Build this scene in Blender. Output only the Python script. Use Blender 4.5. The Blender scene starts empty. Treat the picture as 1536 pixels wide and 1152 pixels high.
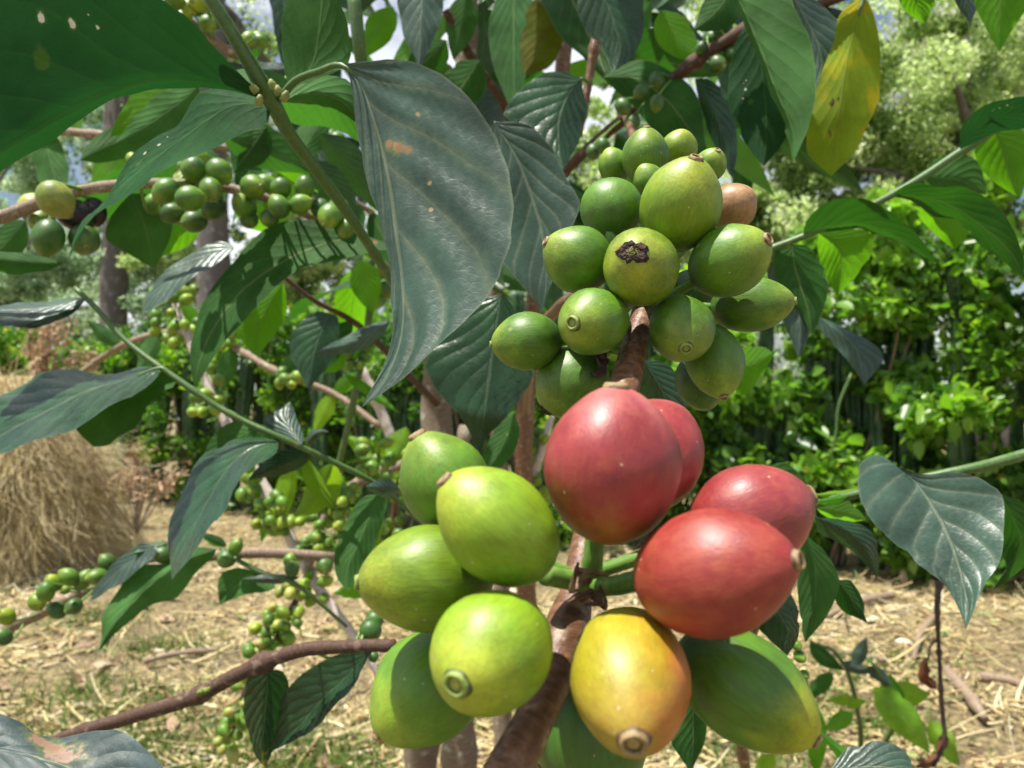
import bpy, math, random
import numpy as np
from mathutils import Vector, Matrix, Quaternion, noise

random.seed(7)
rng = np.random.default_rng(11)
PI = math.pi
S = bpy.context.scene
C = S.collection

# ------------------------------------------------------------------ camera
W0, H0, F = 1536.0, 1152.0, 1205.0
CAMZ = 1.25
cam_d = bpy.data.cameras.new('camera')
cam_d.sensor_width = 36.0
cam_d.lens = 36.0 * F / W0
cam_d.clip_start = 0.005
cam_d.clip_end = 400
cam = bpy.data.objects.new('camera', cam_d)
C.objects.link(cam)
cam.location = (0, 0, CAMZ)
cam.rotation_euler = (PI / 2, 0, 0)
cam_d.dof.use_dof = True
cam_d.dof.focus_distance = 0.16
cam_d.dof.aperture_fstop = 36.0
S.camera = cam
CAM = Vector((0, 0, CAMZ))


def P(x, y, d):
    """a point d metres in front of the camera, seen at photo pixel x, y"""
    return Vector(((x - W0 / 2) / F * d, d, CAMZ + (H0 / 2 - y) / F * d))


# ------------------------------------------------------------------ node helpers
class NT:
    def __init__(s, tree):
        s.t = tree
        tree.nodes.clear()

    def n(s, typ, ins=None, **kw):
        nd = s.t.nodes.new(typ)
        for k, v in kw.items():
            setattr(nd, k, v)
        for k, v in (ins or {}).items():
            sock = nd.inputs[k]
            if isinstance(v, bpy.types.NodeSocket):
                s.t.links.new(v, sock)
            else:
                sock.default_value = v
        return nd

    def math(s, op, a, b=None, c=None, clamp=False):
        nd = s.t.nodes.new('ShaderNodeMath')
        nd.operation = op
        nd.use_clamp = clamp
        for i, v in enumerate((a, b, c)):
            if v is None:
                continue
            if isinstance(v, bpy.types.NodeSocket):
                s.t.links.new(v, nd.inputs[i])
            else:
                nd.inputs[i].default_value = v
        return nd.outputs[0]

    def step(s, v, lo, hi):
        nd = s.n('ShaderNodeMapRange', {'Value': v, 'From Min': lo, 'From Max': hi}, interpolation_type='SMOOTHSTEP')
        return nd.outputs['Result']

    def mix(s, f, a, b):
        nd = s.t.nodes.new('ShaderNodeMix')
        nd.data_type = 'RGBA'
        for i, v in ((0, f), (6, a), (7, b)):
            if isinstance(v, bpy.types.NodeSocket):
                s.t.links.new(v, nd.inputs[i])
            else:
                nd.inputs[i].default_value = v if i == 0 else (*v[:3], 1)
        return nd.outputs[2]


def newmat(name):
    m = bpy.data.materials.new(name)
    m.use_nodes = True
    return m, NT(m.node_tree)


def scl(c, k):
    return tuple(min(1, x * k) for x in c)


# ------------------------------------------------------------------ materials
def leaf_mat(name, top, back, trans, rough=.38, tf=.3, vein=(.22, .26, .12), dust=0.0, dustcol=(.3, .31, .25), K=8.0, SL=3.2,
             mott=None, mottamt=.5, spots=0.0, spotcol=(.25, .11, .04), bump=.3, veinw=1.0, blotch=None, spec=.36):
    m, t = newmat(name)
    uv = t.n('ShaderNodeUVMap').outputs[0]
    sp = t.n('ShaderNodeSeparateXYZ', {0: uv})
    u, v = sp.outputs[0], sp.outputs[1]
    us = t.math('MULTIPLY_ADD', u, 2.0, -1.0)
    ua = t.math('ABSOLUTE', us)
    side = t.math('GREATER_THAN', us, 0.0)
    obj = t.n('ShaderNodeTexCoord').outputs['Object']
    nz = t.n('ShaderNodeTexNoise', {'Vector': obj, 'Scale': 55.0, 'Detail': 3.0})
    nf = t.n('ShaderNodeTexNoise', {'Vector': obj, 'Scale': 420.0, 'Detail': 3.0})
    lo = t.n('ShaderNodeTexNoise', {'Vector': obj, 'Scale': 24.0, 'Detail': 1.0})
    wob = t.math('MULTIPLY', t.math('SUBTRACT', lo.outputs[0], .5), .5)
    ph = t.math('SUBTRACT', t.math('MULTIPLY', v, K), t.math('MULTIPLY', t.math('POWER', ua, .8), SL))
    ph = t.math('ADD', ph, t.math('MULTIPLY', side, .37))
    ph = t.math('ADD', ph, wob)
    tri = t.math('MULTIPLY', t.math('ABSOLUTE', t.math('SUBTRACT', t.math('FRACT', ph), .5)), 2.0)
    vm = t.math('MULTIPLY', t.step(tri, 1 - .13 * veinw, 1.0), t.step(ua, 1.0, .55))
    rib = t.step(ua, .05 * veinw, .015)
    vein_m = t.math('MAXIMUM', t.math('MULTIPLY', vm, .42), rib)
    vein_m = t.math('MAXIMUM', vein_m, t.math('MULTIPLY', t.step(ua, .965, .992), .6))
    oi = t.n('ShaderNodeObjectInfo').outputs['Random']
    var = t.math('ADD', t.math('MULTIPLY', t.math('SUBTRACT', nz.outputs[0], .5), .9), t.math('MULTIPLY_ADD', oi, .4, .8))
    topc = t.mix(t.step(nz.outputs[0], .3, .75), scl(top, .8), scl(top, 1.3))
    backc = t.mix(t.step(nz.outputs[0], .3, .75), scl(back, .85), scl(back, 1.2))
    if dust > 0:
        dm = t.math('MULTIPLY', t.math('MULTIPLY_ADD', t.step(tri, .6, 1.0), .9, .12), t.math('MULTIPLY', t.math('MULTIPLY', nf.outputs[0], nz.outputs[0]), dust * 4.2), clamp=True)
        topc = t.mix(dm, topc, dustcol)
    topc = t.mix(t.math('MULTIPLY', vein_m, .75), topc, vein)
    backc = t.mix(t.math('MULTIPLY', vein_m, .6), backc, scl(vein, .9))
    transc = t.mix(t.math('MULTIPLY', vein_m, .6), trans, scl(trans, .45))
    if mott:
        big = t.n('ShaderNodeTexNoise', {'Vector': obj, 'Scale': 38.0, 'Detail': 4.0, 'Roughness': .6})
        mm = t.math('MULTIPLY', t.step(big.outputs[0], .46, .6), mottamt)
        topc = t.mix(mm, topc, mott)
        backc = t.mix(mm, backc, mott)
        transc = t.mix(mm, transc, mott)
    if spots > 0:
        vo = t.n('ShaderNodeTexVoronoi', {'Vector': t.n('ShaderNodeVectorMath', {0: obj, 1: (3.1, 1.7, .4)}, operation='ADD').outputs[0], 'Scale': 60.0})
        bigs = t.n('ShaderNodeTexNoise', {'Vector': obj, 'Scale': 24.0})
        sm = t.math('MULTIPLY', t.step(t.math('ADD', vo.outputs['Distance'], t.math('MULTIPLY', nf.outputs[0], .12)), .16, .12), t.step(bigs.outputs[0], .66 - spots * .2, .70 - spots * .2))
        topc = t.mix(sm, topc, spotcol)
        backc = t.mix(sm, backc, spotcol)
        transc = t.mix(sm, transc, scl(spotcol, .5))
    if blotch:
        for (bu, bv, br, bc) in blotch:
            du = t.math('MULTIPLY', t.math('SUBTRACT', u, bu), 1.0)
            dv = t.math('MULTIPLY', t.math('SUBTRACT', v, bv), 1.9)
            dd = t.math('SQRT', t.math('ADD', t.math('POWER', du, 2.0), t.math('POWER', dv, 2.0)))
            dd = t.math('ADD', dd, t.math('MULTIPLY', t.math('SUBTRACT', nf.outputs[0], .5), br * 3.2))
            bm = t.math('MULTIPLY', t.step(dd, br * 1.3, br * .8), .9)
            halo = t.math('MULTIPLY', t.step(dd, br * 2.2, br * 1.0), .35)
            topc = t.mix(halo, topc, (.16, .17, .04))
            backc = t.mix(halo, backc, (.16, .17, .04))
            topc = t.mix(bm, topc, bc)
            backc = t.mix(bm, backc, bc)
            transc = t.mix(bm, transc, scl(bc, .6))
    bf = t.n('ShaderNodeNewGeometry').outputs['Backfacing']
    col = t.mix(bf, topc, backc)
    col = t.n('ShaderNodeHueSaturation', {'Color': col, 'Value': var}).outputs[0]
    net = t.n('ShaderNodeTexVoronoi', {'Vector': obj, 'Scale': 480.0}, feature='DISTANCE_TO_EDGE')
    nm = t.step(net.outputs['Distance'], .12, .02)
    col = t.mix(t.math('MULTIPLY', nm, .07), col, vein)
    transc = t.mix(t.math('MULTIPLY', nm, .22), transc, scl(trans, .5))
    h = t.math('ADD', t.math('MULTIPLY', t.math('POWER', tri, 2.0), -.6), t.math('MULTIPLY', nf.outputs[0], .3))
    h = t.math('ADD', h, t.math('MULTIPLY', nm, -.05))
    h = t.math('ADD', h, t.math('MULTIPLY', nz.outputs[0], 1.1))
    h = t.math('ADD', h, t.math('MULTIPLY', rib, -1.0))
    bp = t.n('ShaderNodeBump', {'Height': h, 'Strength': bump, 'Distance': .0012})
    rg = t.math('ADD', t.math('MULTIPLY_ADD', bf, .25, rough), t.math('MULTIPLY', t.math('SUBTRACT', nf.outputs[0], .5), .25))
    pr = t.n('ShaderNodeBsdfPrincipled', {'Base Color': col, 'Roughness': rg, 'Normal': bp.outputs[0], 'IOR': 1.45,
                                          'Specular IOR Level': t.math('MULTIPLY_ADD', bf, -.26, spec)})
    tr = t.n('ShaderNodeBsdfTranslucent', {'Color': transc, 'Normal': bp.outputs[0]})
    mx = t.n('ShaderNodeMixShader', {0: tf, 1: pr.outputs[0], 2: tr.outputs[0]})
    t.n('ShaderNodeOutputMaterial', {0: mx.outputs[0]})
    return m


LM = {
    'dark': leaf_mat('dark_leaf', (.020, .060, .014), (.026, .085, .018), (.05, .25, .01), rough=.36, tf=.22, spots=.15),
    'deep': leaf_mat('deep_green_leaf', (.014, .044, .016), (.014, .052, .016), (.02, .13, .02), rough=.42, tf=.2, vein=(.05, .13, .035), bump=.3,
                     blotch=[(.20, .53, .012, (.6, .58, .48)), (.245, .47, .012, (.6, .58, .48)), (.255, .415, .007, (.6, .58, .48)), (.215, .43, .005, (.6, .58, .48)), (.30, .56, .022, (.05, .13, .015))]),
    'dusty_sheen': leaf_mat('dusty_sheen_leaf', (.025, .056, .042), (.13, .25, .07), (.08, .25, .03), rough=.38, tf=.10, dust=.22, dustcol=(.16, .185, .11), spec=.5,  # grey-blue base paints the sky's reflection into the colour; dust lies along veins
                      vein=(.13, .16, .10), K=5.5, SL=2.0, spots=.25, spotcol=(.36, .32, .24), veinw=.8, bump=.25,
                      blotch=[(.55, .265, .019, (.26, .14, .065)), (.575, .278, .021, (.28, .15, .07)), (.60, .292, .021, (.22, .11, .05)), (.63, .306, .015, (.2, .10, .05)), (.75, .245, .008, (.3, .15, .08)), (.68, .40, .009, (.35, .24, .13)), (.66, .46, .007, (.35, .25, .15))]),
    'grey': leaf_mat('grey_green_leaf', (.028, .060, .044), (.05, .12, .04), (.05, .18, .03), rough=.36, tf=.13, dust=.25, dustcol=(.16, .19, .14), spec=.5, K=7, SL=2.6,
                     vein=(.14, .18, .12), spots=.15, spotcol=(.4, .35, .28), bump=.4),
    'gloss': leaf_mat('glossy_leaf', (.014, .046, .017), (.04, .10, .03), (.05, .2, .02), rough=.30, tf=.13, vein=(.07, .11, .06), bump=.4, spec=.5),
    'bright': leaf_mat('bright_leaf', (.05, .16, .015), (.06, .18, .015), (.22, .60, .01), rough=.4, tf=.5, spots=.2, spotcol=(.35, .22, .05)),
    'mid': leaf_mat('mid_green_leaf', (.032, .095, .026), (.045, .115, .032), (.08, .30, .02), rough=.38, tf=.3, vein=(.16, .26, .10), spots=.1, spotcol=(.3, .35, .1)),
    'olive': leaf_mat('olive_leaf', (.07, .10, .015), (.10, .12, .02), (.22, .28, .01), rough=.4, tf=.4, mott=(.12, .10, .01), spots=.2),
    'yellow': leaf_mat('yellowing_leaf', (.17, .26, .02), (.17, .27, .02), (.36, .50, .02), rough=.42, tf=.5, mott=(.50, .40, .015), mottamt=.75,
                       vein=(.30, .32, .07), K=7, blotch=[(.36, .60, .035, (.04, .02, .008)), (.45, .575, .018, (.05, .025, .01)), (.40, .76, .035, (.14, .16, .05))]),
    'lime': leaf_mat('lime_young_leaf', (.11, .25, .015), (.14, .28, .02), (.38, .66, .02), rough=.4, tf=.45, vein=(.3, .42, .1)),
    'tipyellow': leaf_mat('yellow_tipped_leaf', (.014, .040, .018), (.05, .1, .02), (.06, .2, .02), rough=.26, tf=.15, vein=(.10, .2, .05), bump=.6,
                          blotch=[(.5, 1.0, .22, (.30, .24, .02))]),
    'brownspot': leaf_mat('blotched_leaf', (.030, .050, .050), (.04, .09, .03), (.04, .1, .03), rough=.5, tf=.1, vein=(.07, .10, .08), bump=.25,
                          blotch=[(.30, .42, .13, (.26, .17, .13)), (.18, .36, .10, (.22, .13, .09))]),
}


def cherry_mat(name, base, tip, low, mix_noise=.6, rough=.47, streak=.35, side=None):
    """fruit skin: base colour, another round the calyx end (local +z), another at the stalk end, faint streaks and pale lenticels"""
    m, t = newmat(name)
    obj = t.n('ShaderNodeTexCoord').outputs['Object']
    oi = t.n('ShaderNodeObjectInfo').outputs['Random']
    off = t.n('ShaderNodeVectorMath', {0: obj, 1: t.n('ShaderNodeCombineXYZ', {0: t.math('MULTIPLY', oi, 40.0), 1: t.math('MULTIPLY', oi, 17.0)}).outputs[0]}, operation='ADD').outputs[0]
    sp = t.n('ShaderNodeSeparateXYZ', {0: obj})
    z = sp.outputs[2]
    mp = t.n('ShaderNodeMapping', {'Vector': off, 'Scale': (9, 9, .9)})
    st = t.n('ShaderNodeTexNoise', {'Vector': mp.outputs[0], 'Scale': 2.2, 'Detail': 4.0})
    bn = t.n('ShaderNodeTexNoise', {'Vector': off, 'Scale': 1.5, 'Detail': 3.0})
    zz = t.math('ADD', z, t.math('MULTIPLY', t.math('SUBTRACT', bn.outputs[0], .5), mix_noise * 1.6))
    c = t.mix(t.step(zz, .25, 1.15), base, tip)
    c = t.mix(t.step(zz, -.1, -1.0), c, low)
    if side:
        sc, axis = side
        sv = t.math('ADD', sp.outputs[axis], t.math('MULTIPLY', t.math('SUBTRACT', bn.outputs[0], .5), 1.4))
        c = t.mix(t.step(sv, -.1, .8), c, sc)
    vv = t.math('MULTIPLY_ADD', oi, .4, .74)
    vv = t.math('ADD', vv, t.math('MULTIPLY', t.math('SUBTRACT', st.outputs[0], .5), streak * 2))
    vv = t.math('ADD', vv, t.math('MULTIPLY', t.math('SUBTRACT', bn.outputs[0], .5), .7))
    m3 = t.n('ShaderNodeTexNoise', {'Vector': off, 'Scale': 4.5, 'Detail': 5.0, 'Roughness': .65})
    vv = t.math('ADD', vv, t.math('MULTIPLY', t.math('SUBTRACT', m3.outputs[0], .5), .55))
    c = t.n('ShaderNodeHueSaturation', {'Color': c, 'Value': vv, 'Hue': t.math('MULTIPLY_ADD', m3.outputs[0], .05, .475)}).outputs[0]
    pore = t.n('ShaderNodeTexVoronoi', {'Vector': off, 'Scale': 26.0})
    pm = t.math('MULTIPLY', t.step(pore.outputs['Distance'], .28, .12), t.step(m3.outputs[0], .42, .6))
    c = t.mix(t.math('MULTIPLY', pm, .10), c, scl(tip, 1.4))
    vo = t.n('ShaderNodeTexVoronoi', {'Vector': off, 'Scale': 3.6})
    spk = t.math('MULTIPLY', t.step(vo.outputs['Distance'], .085, .05), t.math('GREATER_THAN', t.n('ShaderNodeSeparateColor', {0: vo.outputs['Color']}).outputs[0], .55))
    c = t.mix(t.math('MULTIPLY', spk, .55), c, (.62, .6, .42))
    v2 = t.n('ShaderNodeTexVoronoi', {'Vector': off, 'Scale': 1.3})
    scar = t.math('MULTIPLY', t.step(t.math('ADD', v2.outputs['Distance'], t.math('MULTIPLY', st.outputs[0], .1)), .155, .12), t.math('GREATER_THAN', t.n('ShaderNodeSeparateColor', {0: v2.outputs['Color']}).outputs[1], .72))
    c = t.mix(t.math('MULTIPLY', scar, .6), c, (.3, .24, .12))
    fb = t.n('ShaderNodeTexNoise', {'Vector': off, 'Scale': 22.0, 'Detail': 2.0})
    hh = t.math('ADD', t.math('MULTIPLY', st.outputs[0], .5), t.math('MULTIPLY', fb.outputs[0], .3))
    hh = t.math('ADD', hh, t.math('MULTIPLY', m3.outputs[0], .7))
    hh = t.math('ADD', hh, t.math('MULTIPLY', scar, -.8))
    bp = t.n('ShaderNodeBump', {'Height': hh, 'Strength': .16, 'Distance': .0006})
    rg = t.math('ADD', rough, t.math('MULTIPLY', t.math('SUBTRACT', m3.outputs[0], .5), .35))
    pr = t.n('ShaderNodeBsdfPrincipled', {'Base Color': c, 'Roughness': rg, 'Normal': bp.outputs[0], 'IOR': 1.42,
                                          'Subsurface Weight': .06, 'Coat Weight': .22, 'Coat Roughness': .40, 'Subsurface Radius': (.9, .8, .3), 'Subsurface Scale': .0015})
    t.n('ShaderNodeOutputMaterial', {0: pr.outputs[0]})
    return m


CM = {
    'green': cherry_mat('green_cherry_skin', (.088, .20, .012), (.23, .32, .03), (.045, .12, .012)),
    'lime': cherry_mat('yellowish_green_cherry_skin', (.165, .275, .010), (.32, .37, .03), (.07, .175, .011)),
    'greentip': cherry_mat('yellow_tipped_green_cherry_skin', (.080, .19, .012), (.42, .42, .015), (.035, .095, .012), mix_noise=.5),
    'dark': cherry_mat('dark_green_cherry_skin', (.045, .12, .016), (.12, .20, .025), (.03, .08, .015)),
    'yellow': cherry_mat('yellow_cherry_skin', (.30, .26, .013), (.31, .22, .03), (.18, .23, .014), mix_noise=.9, streak=.2, side=((.40, .13, .018), 0)),
    'red': cherry_mat('pinkish_red_cherry_skin', (.27, .036, .034), (.40, .11, .10), (.22, .095, .018), mix_noise=.7, streak=.16, rough=.46),
    'redorange': cherry_mat('orange_red_cherry_skin', (.25, .022, .020), (.24, .026, .026), (.27, .065, .022), mix_noise=1.0, streak=.16, rough=.48, side=((.28, .04, .026), 0)),
    'pink': cherry_mat('rose_cherry_skin', (.29, .045, .045), (.30, .06, .05), (.26, .028, .026), mix_noise=.9, streak=.16, rough=.43),
    'orange': cherry_mat('orange_cherry_skin', (.32, .17, .07), (.36, .21, .10), (.26, .2, .04), mix_noise=.9),
    'purple': cherry_mat('overripe_cherry_skin', (.02, .012, .018), (.03, .02, .024), (.02, .015, .015), rough=.45),
    'pale': cherry_mat('pale_yellow_cherry_skin', (.30, .34, .06), (.36, .30, .08), (.2, .28, .03)),
}


def bark_mat(name, c1, c2, c3, scale=90, zs=.25, bump=.8, rough=.75):
    m, t = newmat(name)
    uv = t.n('ShaderNodeUVMap').outputs[0]
    obj = t.n('ShaderNodeTexCoord').outputs['Object']
    mp = t.n('ShaderNodeMapping', {'Vector': uv, 'Scale': (3, 14, 1)})
    a = t.n('ShaderNodeTexNoise', {'Vector': mp.outputs[0], 'Scale': 2.6, 'Detail': 5.0, 'Roughness': .65})
    b = t.n('ShaderNodeTexNoise', {'Vector': obj, 'Scale': scale, 'Detail': 4.0})
    c = t.mix(t.step(a.outputs[0], .35, .68), c1, c2)
    c = t.mix(t.step(b.outputs[0], .56, .72), c, c3)
    h = t.math('ADD', a.outputs[0], t.math('MULTIPLY', b.outputs[0], .6))
    bp = t.n('ShaderNodeBump', {'Height': h, 'Strength': bump, 'Distance': .12 / scale})
    pr = t.n('ShaderNodeBsdfPrincipled', {'Base Color': c, 'Roughness': rough, 'Normal': bp.outputs[0]})
    t.n('ShaderNodeOutputMaterial', {0: pr.outputs[0]})
    return m


BK = {
    'brown': bark_mat('brown_twig_bark', (.095, .042, .020), (.21, .105, .055), (.36, .25, .16), scale=260, rough=.38),
    'reddish': bark_mat('shaded_reddish_twig_bark', (.045, .022, .013), (.105, .050, .030), (.19, .125, .085), scale=200),  # colour lowered to put the diagonal branch's shade into the bark
    'grey': bark_mat('grey_twig_bark', (.15, .10, .065), (.32, .24, .165), (.46, .39, .30), scale=200),
    'pale': bark_mat('pale_dry_twig_bark', (.45, .37, .32), (.66, .58, .52), (.75, .7, .64), scale=160),
    'green': bark_mat('green_shoot_skin', (.045, .105, .02), (.08, .155, .034), (.11, .16, .06), scale=200, bump=.2, rough=.45),
    'lichen': bark_mat('lichen_bark', (.13, .085, .055), (.27, .21, .15), (.36, .36, .26), scale=70),
    'trunk': bark_mat('tree_trunk_bark', (.10, .085, .075), (.21, .18, .165), (.3, .28, .26), scale=9),
    'stalk': bark_mat('fruit_stalk_skin', (.09, .20, .03), (.14, .27, .04), (.2, .3, .08), scale=300, bump=.2, rough=.45),
    'dead': bark_mat('dead_twig_bark', (.035, .02, .014), (.07, .04, .028), (.12, .08, .06), scale=200),
}


def plain(name, c1, c2, scale=200., rough=.7, bump=.4):
    m, t = newmat(name)
    obj = t.n('ShaderNodeTexCoord').outputs['Object']
    b = t.n('ShaderNodeTexNoise', {'Vector': obj, 'Scale': scale, 'Detail': 4.0})
    c = t.mix(t.step(b.outputs[0], .35, .65), c1, c2)
    bp = t.n('ShaderNodeBump', {'Height': b.outputs[0], 'Strength': bump, 'Distance': .1 / scale})
    pr = t.n('ShaderNodeBsdfPrincipled', {'Base Color': c, 'Roughness': rough, 'Normal': bp.outputs[0]})
    t.n('ShaderNodeOutputMaterial', {0: pr.outputs[0]})
    return m


def calyx_mat(name, ringc, groove, core):
    """concentric: groove, raised ring, dark moat, pale hub with a pit"""
    m, t = newmat(name)
    obj = t.n('ShaderNodeTexCoord').outputs['Object']
    sp = t.n('ShaderNodeSeparateXYZ', {0: obj})
    r = t.math('SQRT', t.math('ADD', t.math('POWER', sp.outputs[0], 2.0), t.math('POWER', sp.outputs[1], 2.0)))
    nz = t.n('ShaderNodeTexNoise', {'Vector': obj, 'Scale': 9.0, 'Detail': 4.0})
    r = t.math('ADD', r, t.math('MULTIPLY', t.math('SUBTRACT', nz.outputs[0], .5), .05))
    c = t.mix(t.step(r, .225, .205), groove, ringc)
    c = t.mix(t.step(r, .135, .12), c, groove)
    c = t.mix(t.step(r, .085, .07), c, core)
    c = t.mix(t.step(r, .035, .022), c, scl(groove, .5))
    c = t.n('ShaderNodeHueSaturation', {'Color': c, 'Value': t.math('MULTIPLY_ADD', nz.outputs[0], .8, .6)}).outputs[0]
    bp = t.n('ShaderNodeBump', {'Height': nz.outputs[0], 'Strength': .4, 'Distance': .0005})
    pr = t.n('ShaderNodeBsdfPrincipled', {'Base Color': c, 'Roughness': .6, 'Normal': bp.outputs[0]})
    t.n('ShaderNodeOutputMaterial', {0: pr.outputs[0]})
    return m


NAVEL = {
    'green': calyx_mat('green_calyx', (.20, .27, .05), (.05, .065, .012), (.26, .30, .09)),
    'brown': calyx_mat('brown_calyx', (.27, .19, .085), (.085, .045, .02), (.36, .29, .16)),
    'scar': plain('dried_calyx_scar', (.03, .014, .01), (.16, .085, .06), 4, .85, 1.0),
    'bud': plain('green_bud', (.16, .20, .05), (.28, .29, .09), 300, .6),
}


def attr_mat(name, ramp, rough=.6, tf=0.0, trans_k=1.6, scale=30.0):
    """colour picked per leaf or per straw from a ramp by the face attribute 'tone'"""
    m, t = newmat(name)
    a = t.n('ShaderNodeAttribute', attribute_name='tone')
    r = t.n('ShaderNodeValToRGB', {0: a.outputs['Fac']})
    el = r.color_ramp.elements
    while len(el) < len(ramp):
        el.new(.5)
    for e, (p, c) in zip(el, ramp):
        e.position = p
        e.color = (*c, 1)
    c = r.outputs[0]
    pr = t.n('ShaderNodeBsdfPrincipled', {'Base Color': c, 'Roughness': rough})
    out = pr.outputs[0]
    if tf > 0:
        tc = t.n('ShaderNodeHueSaturation', {'Color': c, 'Value': trans_k, 'Saturation': 1.1}).outputs[0]
        tr = t.n('ShaderNodeBsdfTranslucent', {'Color': tc})
        out = t.n('ShaderNodeMixShader', {0: tf, 1: out, 2: tr.outputs[0]}).outputs[0]
    t.n('ShaderNodeOutputMaterial', {0: out})
    return m


# ------------------------------------------------------------------ object helpers
def link(o, parent=None):
    C.objects.link(o)
    if parent is not None:
        o.parent = parent
        o.matrix_parent_inverse = Matrix.Translation(-parent.location)
    return o


def meshobj(name, verts, faces, mat, parent=None, uvs=None, smooth=True, tone=None):
    me = bpy.data.meshes.new(name)
    me.from_pydata([tuple(v) for v in verts], [], faces)
    me.materials.append(mat)
    if uvs is not None:
        l = me.uv_layers.new(name='UVMap')
        idx = np.empty(len(me.loops), dtype=np.int32)
        me.loops.foreach_get('vertex_index', idx)
        l.data.foreach_set('uv', np.asarray(uvs, dtype=np.float32)[idx].ravel())
    if smooth:
        me.polygons.foreach_set('use_smooth', [True] * len(me.polygons))
    if tone is not None:
        a = me.attributes.new('tone', 'FLOAT', 'FACE')
        a.data.foreach_set('value', np.asarray(tone, dtype=np.float32))
    me.update()
    return link(bpy.data.objects.new(name, me), parent)


def npmesh(name, verts, faces, mat, parent=None, tone=None, smooth=False):
    """verts (n,3) array, faces (m,k) array"""
    me = bpy.data.meshes.new(name)
    k = faces.shape[1]
    me.vertices.add(len(verts))
    me.vertices.foreach_set('co', verts.astype(np.float32).ravel())
    me.loops.add(faces.size)
    me.loops.foreach_set('vertex_index', faces.astype(np.int32).ravel())
    me.polygons.add(len(faces))
    me.polygons.foreach_set('loop_start', np.arange(0, faces.size, k, dtype=np.int32))
    me.polygons.foreach_set('loop_total', np.full(len(faces), k, dtype=np.int32))
    if smooth:
        me.polygons.foreach_set('use_smooth', np.ones(len(faces), dtype=bool))
    me.update(calc_edges=True)
    me.validate()
    if tone is not None:
        a = me.attributes.new('tone', 'FLOAT', 'FACE')
        a.data.foreach_set('value', tone.astype(np.float32))
    me.materials.append(mat)
    return link(bpy.data.objects.new(name, me), parent)


def thing(name, label, cat, loc, group=None):
    o = bpy.data.objects.new(name, None)
    o.empty_display_size = .02
    C.objects.link(o)
    o.location = loc
    o['label'] = label
    o['category'] = cat
    if group:
        o['group'] = group
    return o


def tag(o, label=None, cat=None, group=None, kind=None):
    for k, v in (('label', label), ('category', cat), ('group', group), ('kind', kind)):
        if v:
            o[k] = v
    return o


# ------------------------------------------------------------------ curves, tubes
def catmull(pts, n):
    """n+1 points evenly spread by chord length along a Catmull-Rom curve through pts (numpy rows)"""
    p = np.asarray(pts, dtype=float)
    if len(p) == 2:
        ts = np.linspace(0, 1, n + 1)[:, None]
        return p[0] * (1 - ts) + p[1] * ts
    q = np.vstack([2 * p[0] - p[1], p, 2 * p[-1] - p[-2]])
    dense = []
    for i in range(1, len(q) - 2):
        t = np.linspace(0, 1, 12, endpoint=False)[:, None]
        a, b, c, d = q[i - 1], q[i], q[i + 1], q[i + 2]
        dense.append(.5 * ((2 * b) + (-a + c) * t + (2 * a - 5 * b + 4 * c - d) * t ** 2 + (-a + 3 * b - 3 * c + d) * t ** 3))
    dense.append(p[-1:])
    D = np.vstack(dense)
    seg = np.linalg.norm(np.diff(D, axis=0), axis=1)
    s = np.concatenate([[0], np.cumsum(seg)])
    s /= s[-1]
    tt = np.linspace(0, 1, n + 1)
    return np.stack([np.interp(tt, s, D[:, k]) for k in range(D.shape[1])], axis=1)


def tube(name, pts, mat, parent=None, n=None, sides=12, bump=.06, nodes=0.0, seed=0, world=False, cap=True):
    """pts: (x px, y px, depth, radius px), or with world=True (Vector, radius m)"""
    if world:
        rows = [(*p, r) for p, r in pts]
    else:
        rows = [(*P(x, y, d), r * d / F) for x, y, d, r in pts]
    n = n or max(8, (len(rows) - 1) * 8)
    c = catmull(rows, n)
    rnd = random.Random(seed)
    pos, rad = [Vector(r[:3]) for r in c], [r[3] for r in c]
    tot = sum((pos[i + 1] - pos[i]).length for i in range(n))
    tang = [(pos[min(i + 1, n)] - pos[max(i - 1, 0)]).normalized() for i in range(n + 1)]
    ref = Vector((0, 0, 1)) if abs(tang[0].z) < .8 else Vector((1, 0, 0))
    nrm = tang[0].cross(ref).normalized()
    V, Fc, U = [], [], []
    node_at = [rnd.random() for _ in range(int(nodes))]
    ln = 0
    for i in range(n + 1):
        if i:
            ln += (pos[i] - pos[i - 1]).length
            q = tang[i - 1].rotation_difference(tang[i])
            nrm = (q @ nrm).normalized()
        bi = tang[i].cross(nrm)
        t = i / n
        sw = 1 + sum(.35 * math.exp(-((t - a) * tot / (rad[i] * 1.3 + 1e-6)) ** 2) for a in node_at)
        for k in range(sides):
            a = 2 * PI * k / sides
            v = nrm * math.cos(a) + bi * math.sin(a)
            p = pos[i] + v * rad[i] * sw
            r = rad[i] * sw * (1 + bump * 2 * noise.noise(p / max(rad[i], 1e-4) * .6 + Vector((seed, 0, 0))))
            V.append(pos[i] + v * r)
            U.append((k / sides, ln / max(tot, 1e-6) * tot * 20))
    for i in range(n):
        for k in range(sides):
            a, b = i * sides + k, i * sides + (k + 1) % sides
            Fc.append((a, b, b + sides, a + sides))
    if cap:
        Fc.append(tuple(range(sides))[::-1])
        Fc.append(tuple(n * sides + k for k in range(sides)))
    return meshobj(name, V, Fc, mat, parent, U)


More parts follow.
